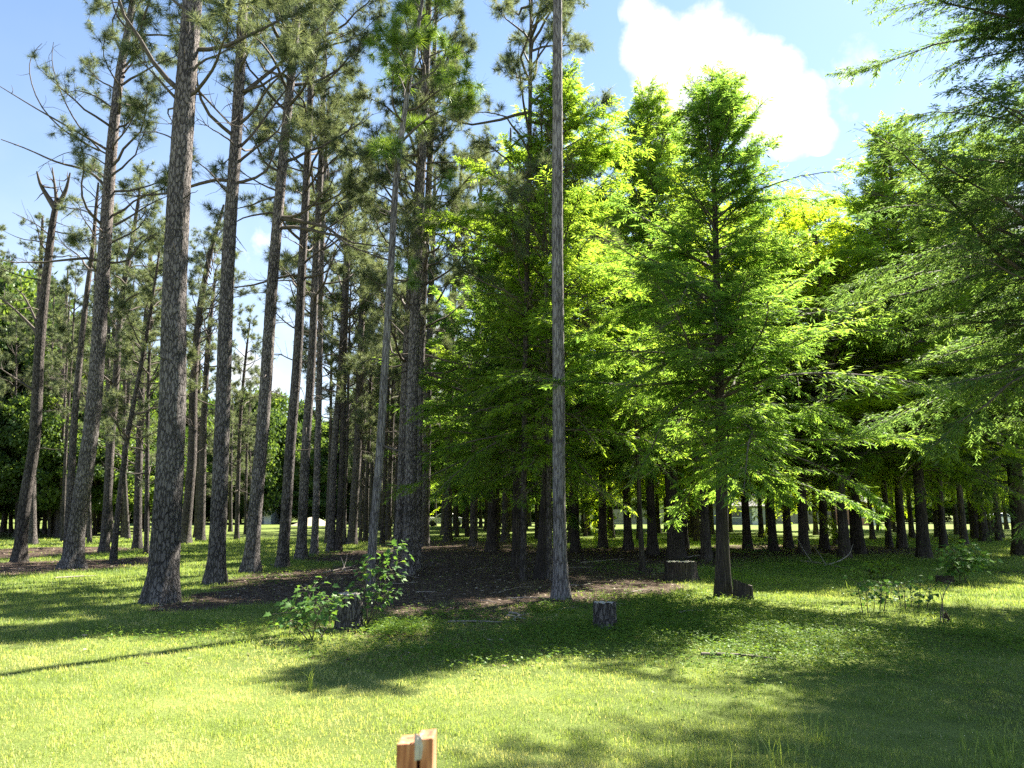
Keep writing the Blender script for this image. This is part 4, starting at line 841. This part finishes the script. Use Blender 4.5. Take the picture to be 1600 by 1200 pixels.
house(1128, 1190, 94, 2.3, 'wall_grey', 'low grey house beyond the field, seen between trunks right of the front cypress')
house(1336, 1362, 90, 2.7, 'brick', 'orange brick house beyond the field, seen between dark trunks at right')
house(408, 430, 98, 2.3, 'wall_grey', 'pale small house beyond the sunny field at left')
def fence(xa, xb, Y, H, label):
    x0, x1 = (xa-800)/F*Y, (xb-800)/F*Y; root = empty('wooden_fence', ((x0+x1)/2, Y, 0)); L = x1-x0; bs = []; x = -L/2
    while x < L/2: bs.append((x, x+.13, 0, .02, .05, H-.02*((int(x*7)) % 2))); x += .145
    part('boards', bs, M['fence'], root); part('rail', [(-L/2, L/2, .023, .06, .4, .48), (-L/2, L/2, .023, .06, H-.4, H-.32)], M['fence'], root)
    x = -L/2
    while x < L/2: part('fence_post', [(x, x+.1, .063, .16, 0, H-.05)], M['fence'], root); x += 2.4
    tag(root, label, 'fence')
fence(900, 1035, 96, 1.9, 'grey board fence beyond the bright field, seen right of the limbless trunk')
fence(1200, 1320, 97, 1.7, 'grey board fence beyond the field, between the grey house and the brick house')
def car(x, Y, label, mm, L=4.6, rz=0):
    root = empty('parked_car', ((x-800)/F*Y, Y, 0), rz); prof = [(-2.3,.35),(-2.3,.75),(-2.1,.92),(-1.15,.98),(-.55,1.42),(.75,1.45),(1.45,1.0),(2.15,.9),(2.3,.7),(2.3,.35)]
    k = len(prof); v = []; 
    for y, s in ((-.85, 1), (-.8, 1), (.8, 1), (.85, 1)):
        for (a, z) in prof: v.append((a, y*(1 if z < 1 else .82), z+(0 if abs(y) < .82 else -.03*(z > .5))))
    f = [(j*k+i, j*k+(i+1) % k, (j+1)*k+(i+1) % k, (j+1)*k+i) for j in range(3) for i in range(k)]+[tuple(range(k)), tuple(range(3*k, 4*k))[::-1]]
    obj_from('body', v, f, M[mm], root, smooth=False)
    for s in (-1, 1):
        g_ = [(-1.0, s*.865, 1.0), (-.5, s*.76, 1.36), (.7, s*.76, 1.38), (1.25, s*.865, 1.02)]; obj_from('side_window', g_, [(0, 1, 2, 3)], M['glass'], root)
        for wx in (-1.4, 1.4):
            T = Tubes(); T.add([(wx, s*.68, .33), (wx, s*.74, .33), (wx, s*.88, .33), (wx, s*.885, .33)], [.02, .33, .33, .02], 18); T.build('wheel', M['rubber'], root)
    tag(root, label, 'car')
car(698, 84, 'white car parked far off at the end of the shady lane', 'white')
car(1545, 90, 'small white car parked beyond the field at far right', 'white')
# sandy mound in the far field
def mound():
    c = at_ground(487, 821); rg = np.random.default_rng(8); v = []; k = 28; n = 9
    for i in range(n):
        t = i/(n-1)
        for j in range(k):
            a = j/k*6.283; r = 2.9*t*(1+.1*math.sin(3*a)); v.append((r*math.cos(a), r*math.sin(a), 1.0*(math.cos(t*3.14)*.5+.5)-.04+rg.normal()*.02*(1-t)))
    f = [(i*k+j, i*k+(j+1) % k, (i+1)*k+(j+1) % k, (i+1)*k+j) for i in range(n-1) for j in range(k)]
    o = obj_from('sand_mound', v, f, plain_mat('pale_sand', (.25,.22,.14), (.36,.31,.22), 5), smooth=True); o.location = c; tag(o, 'pale sandy mound in the sunny field beyond the three straight pines', 'sand mound')
mound()
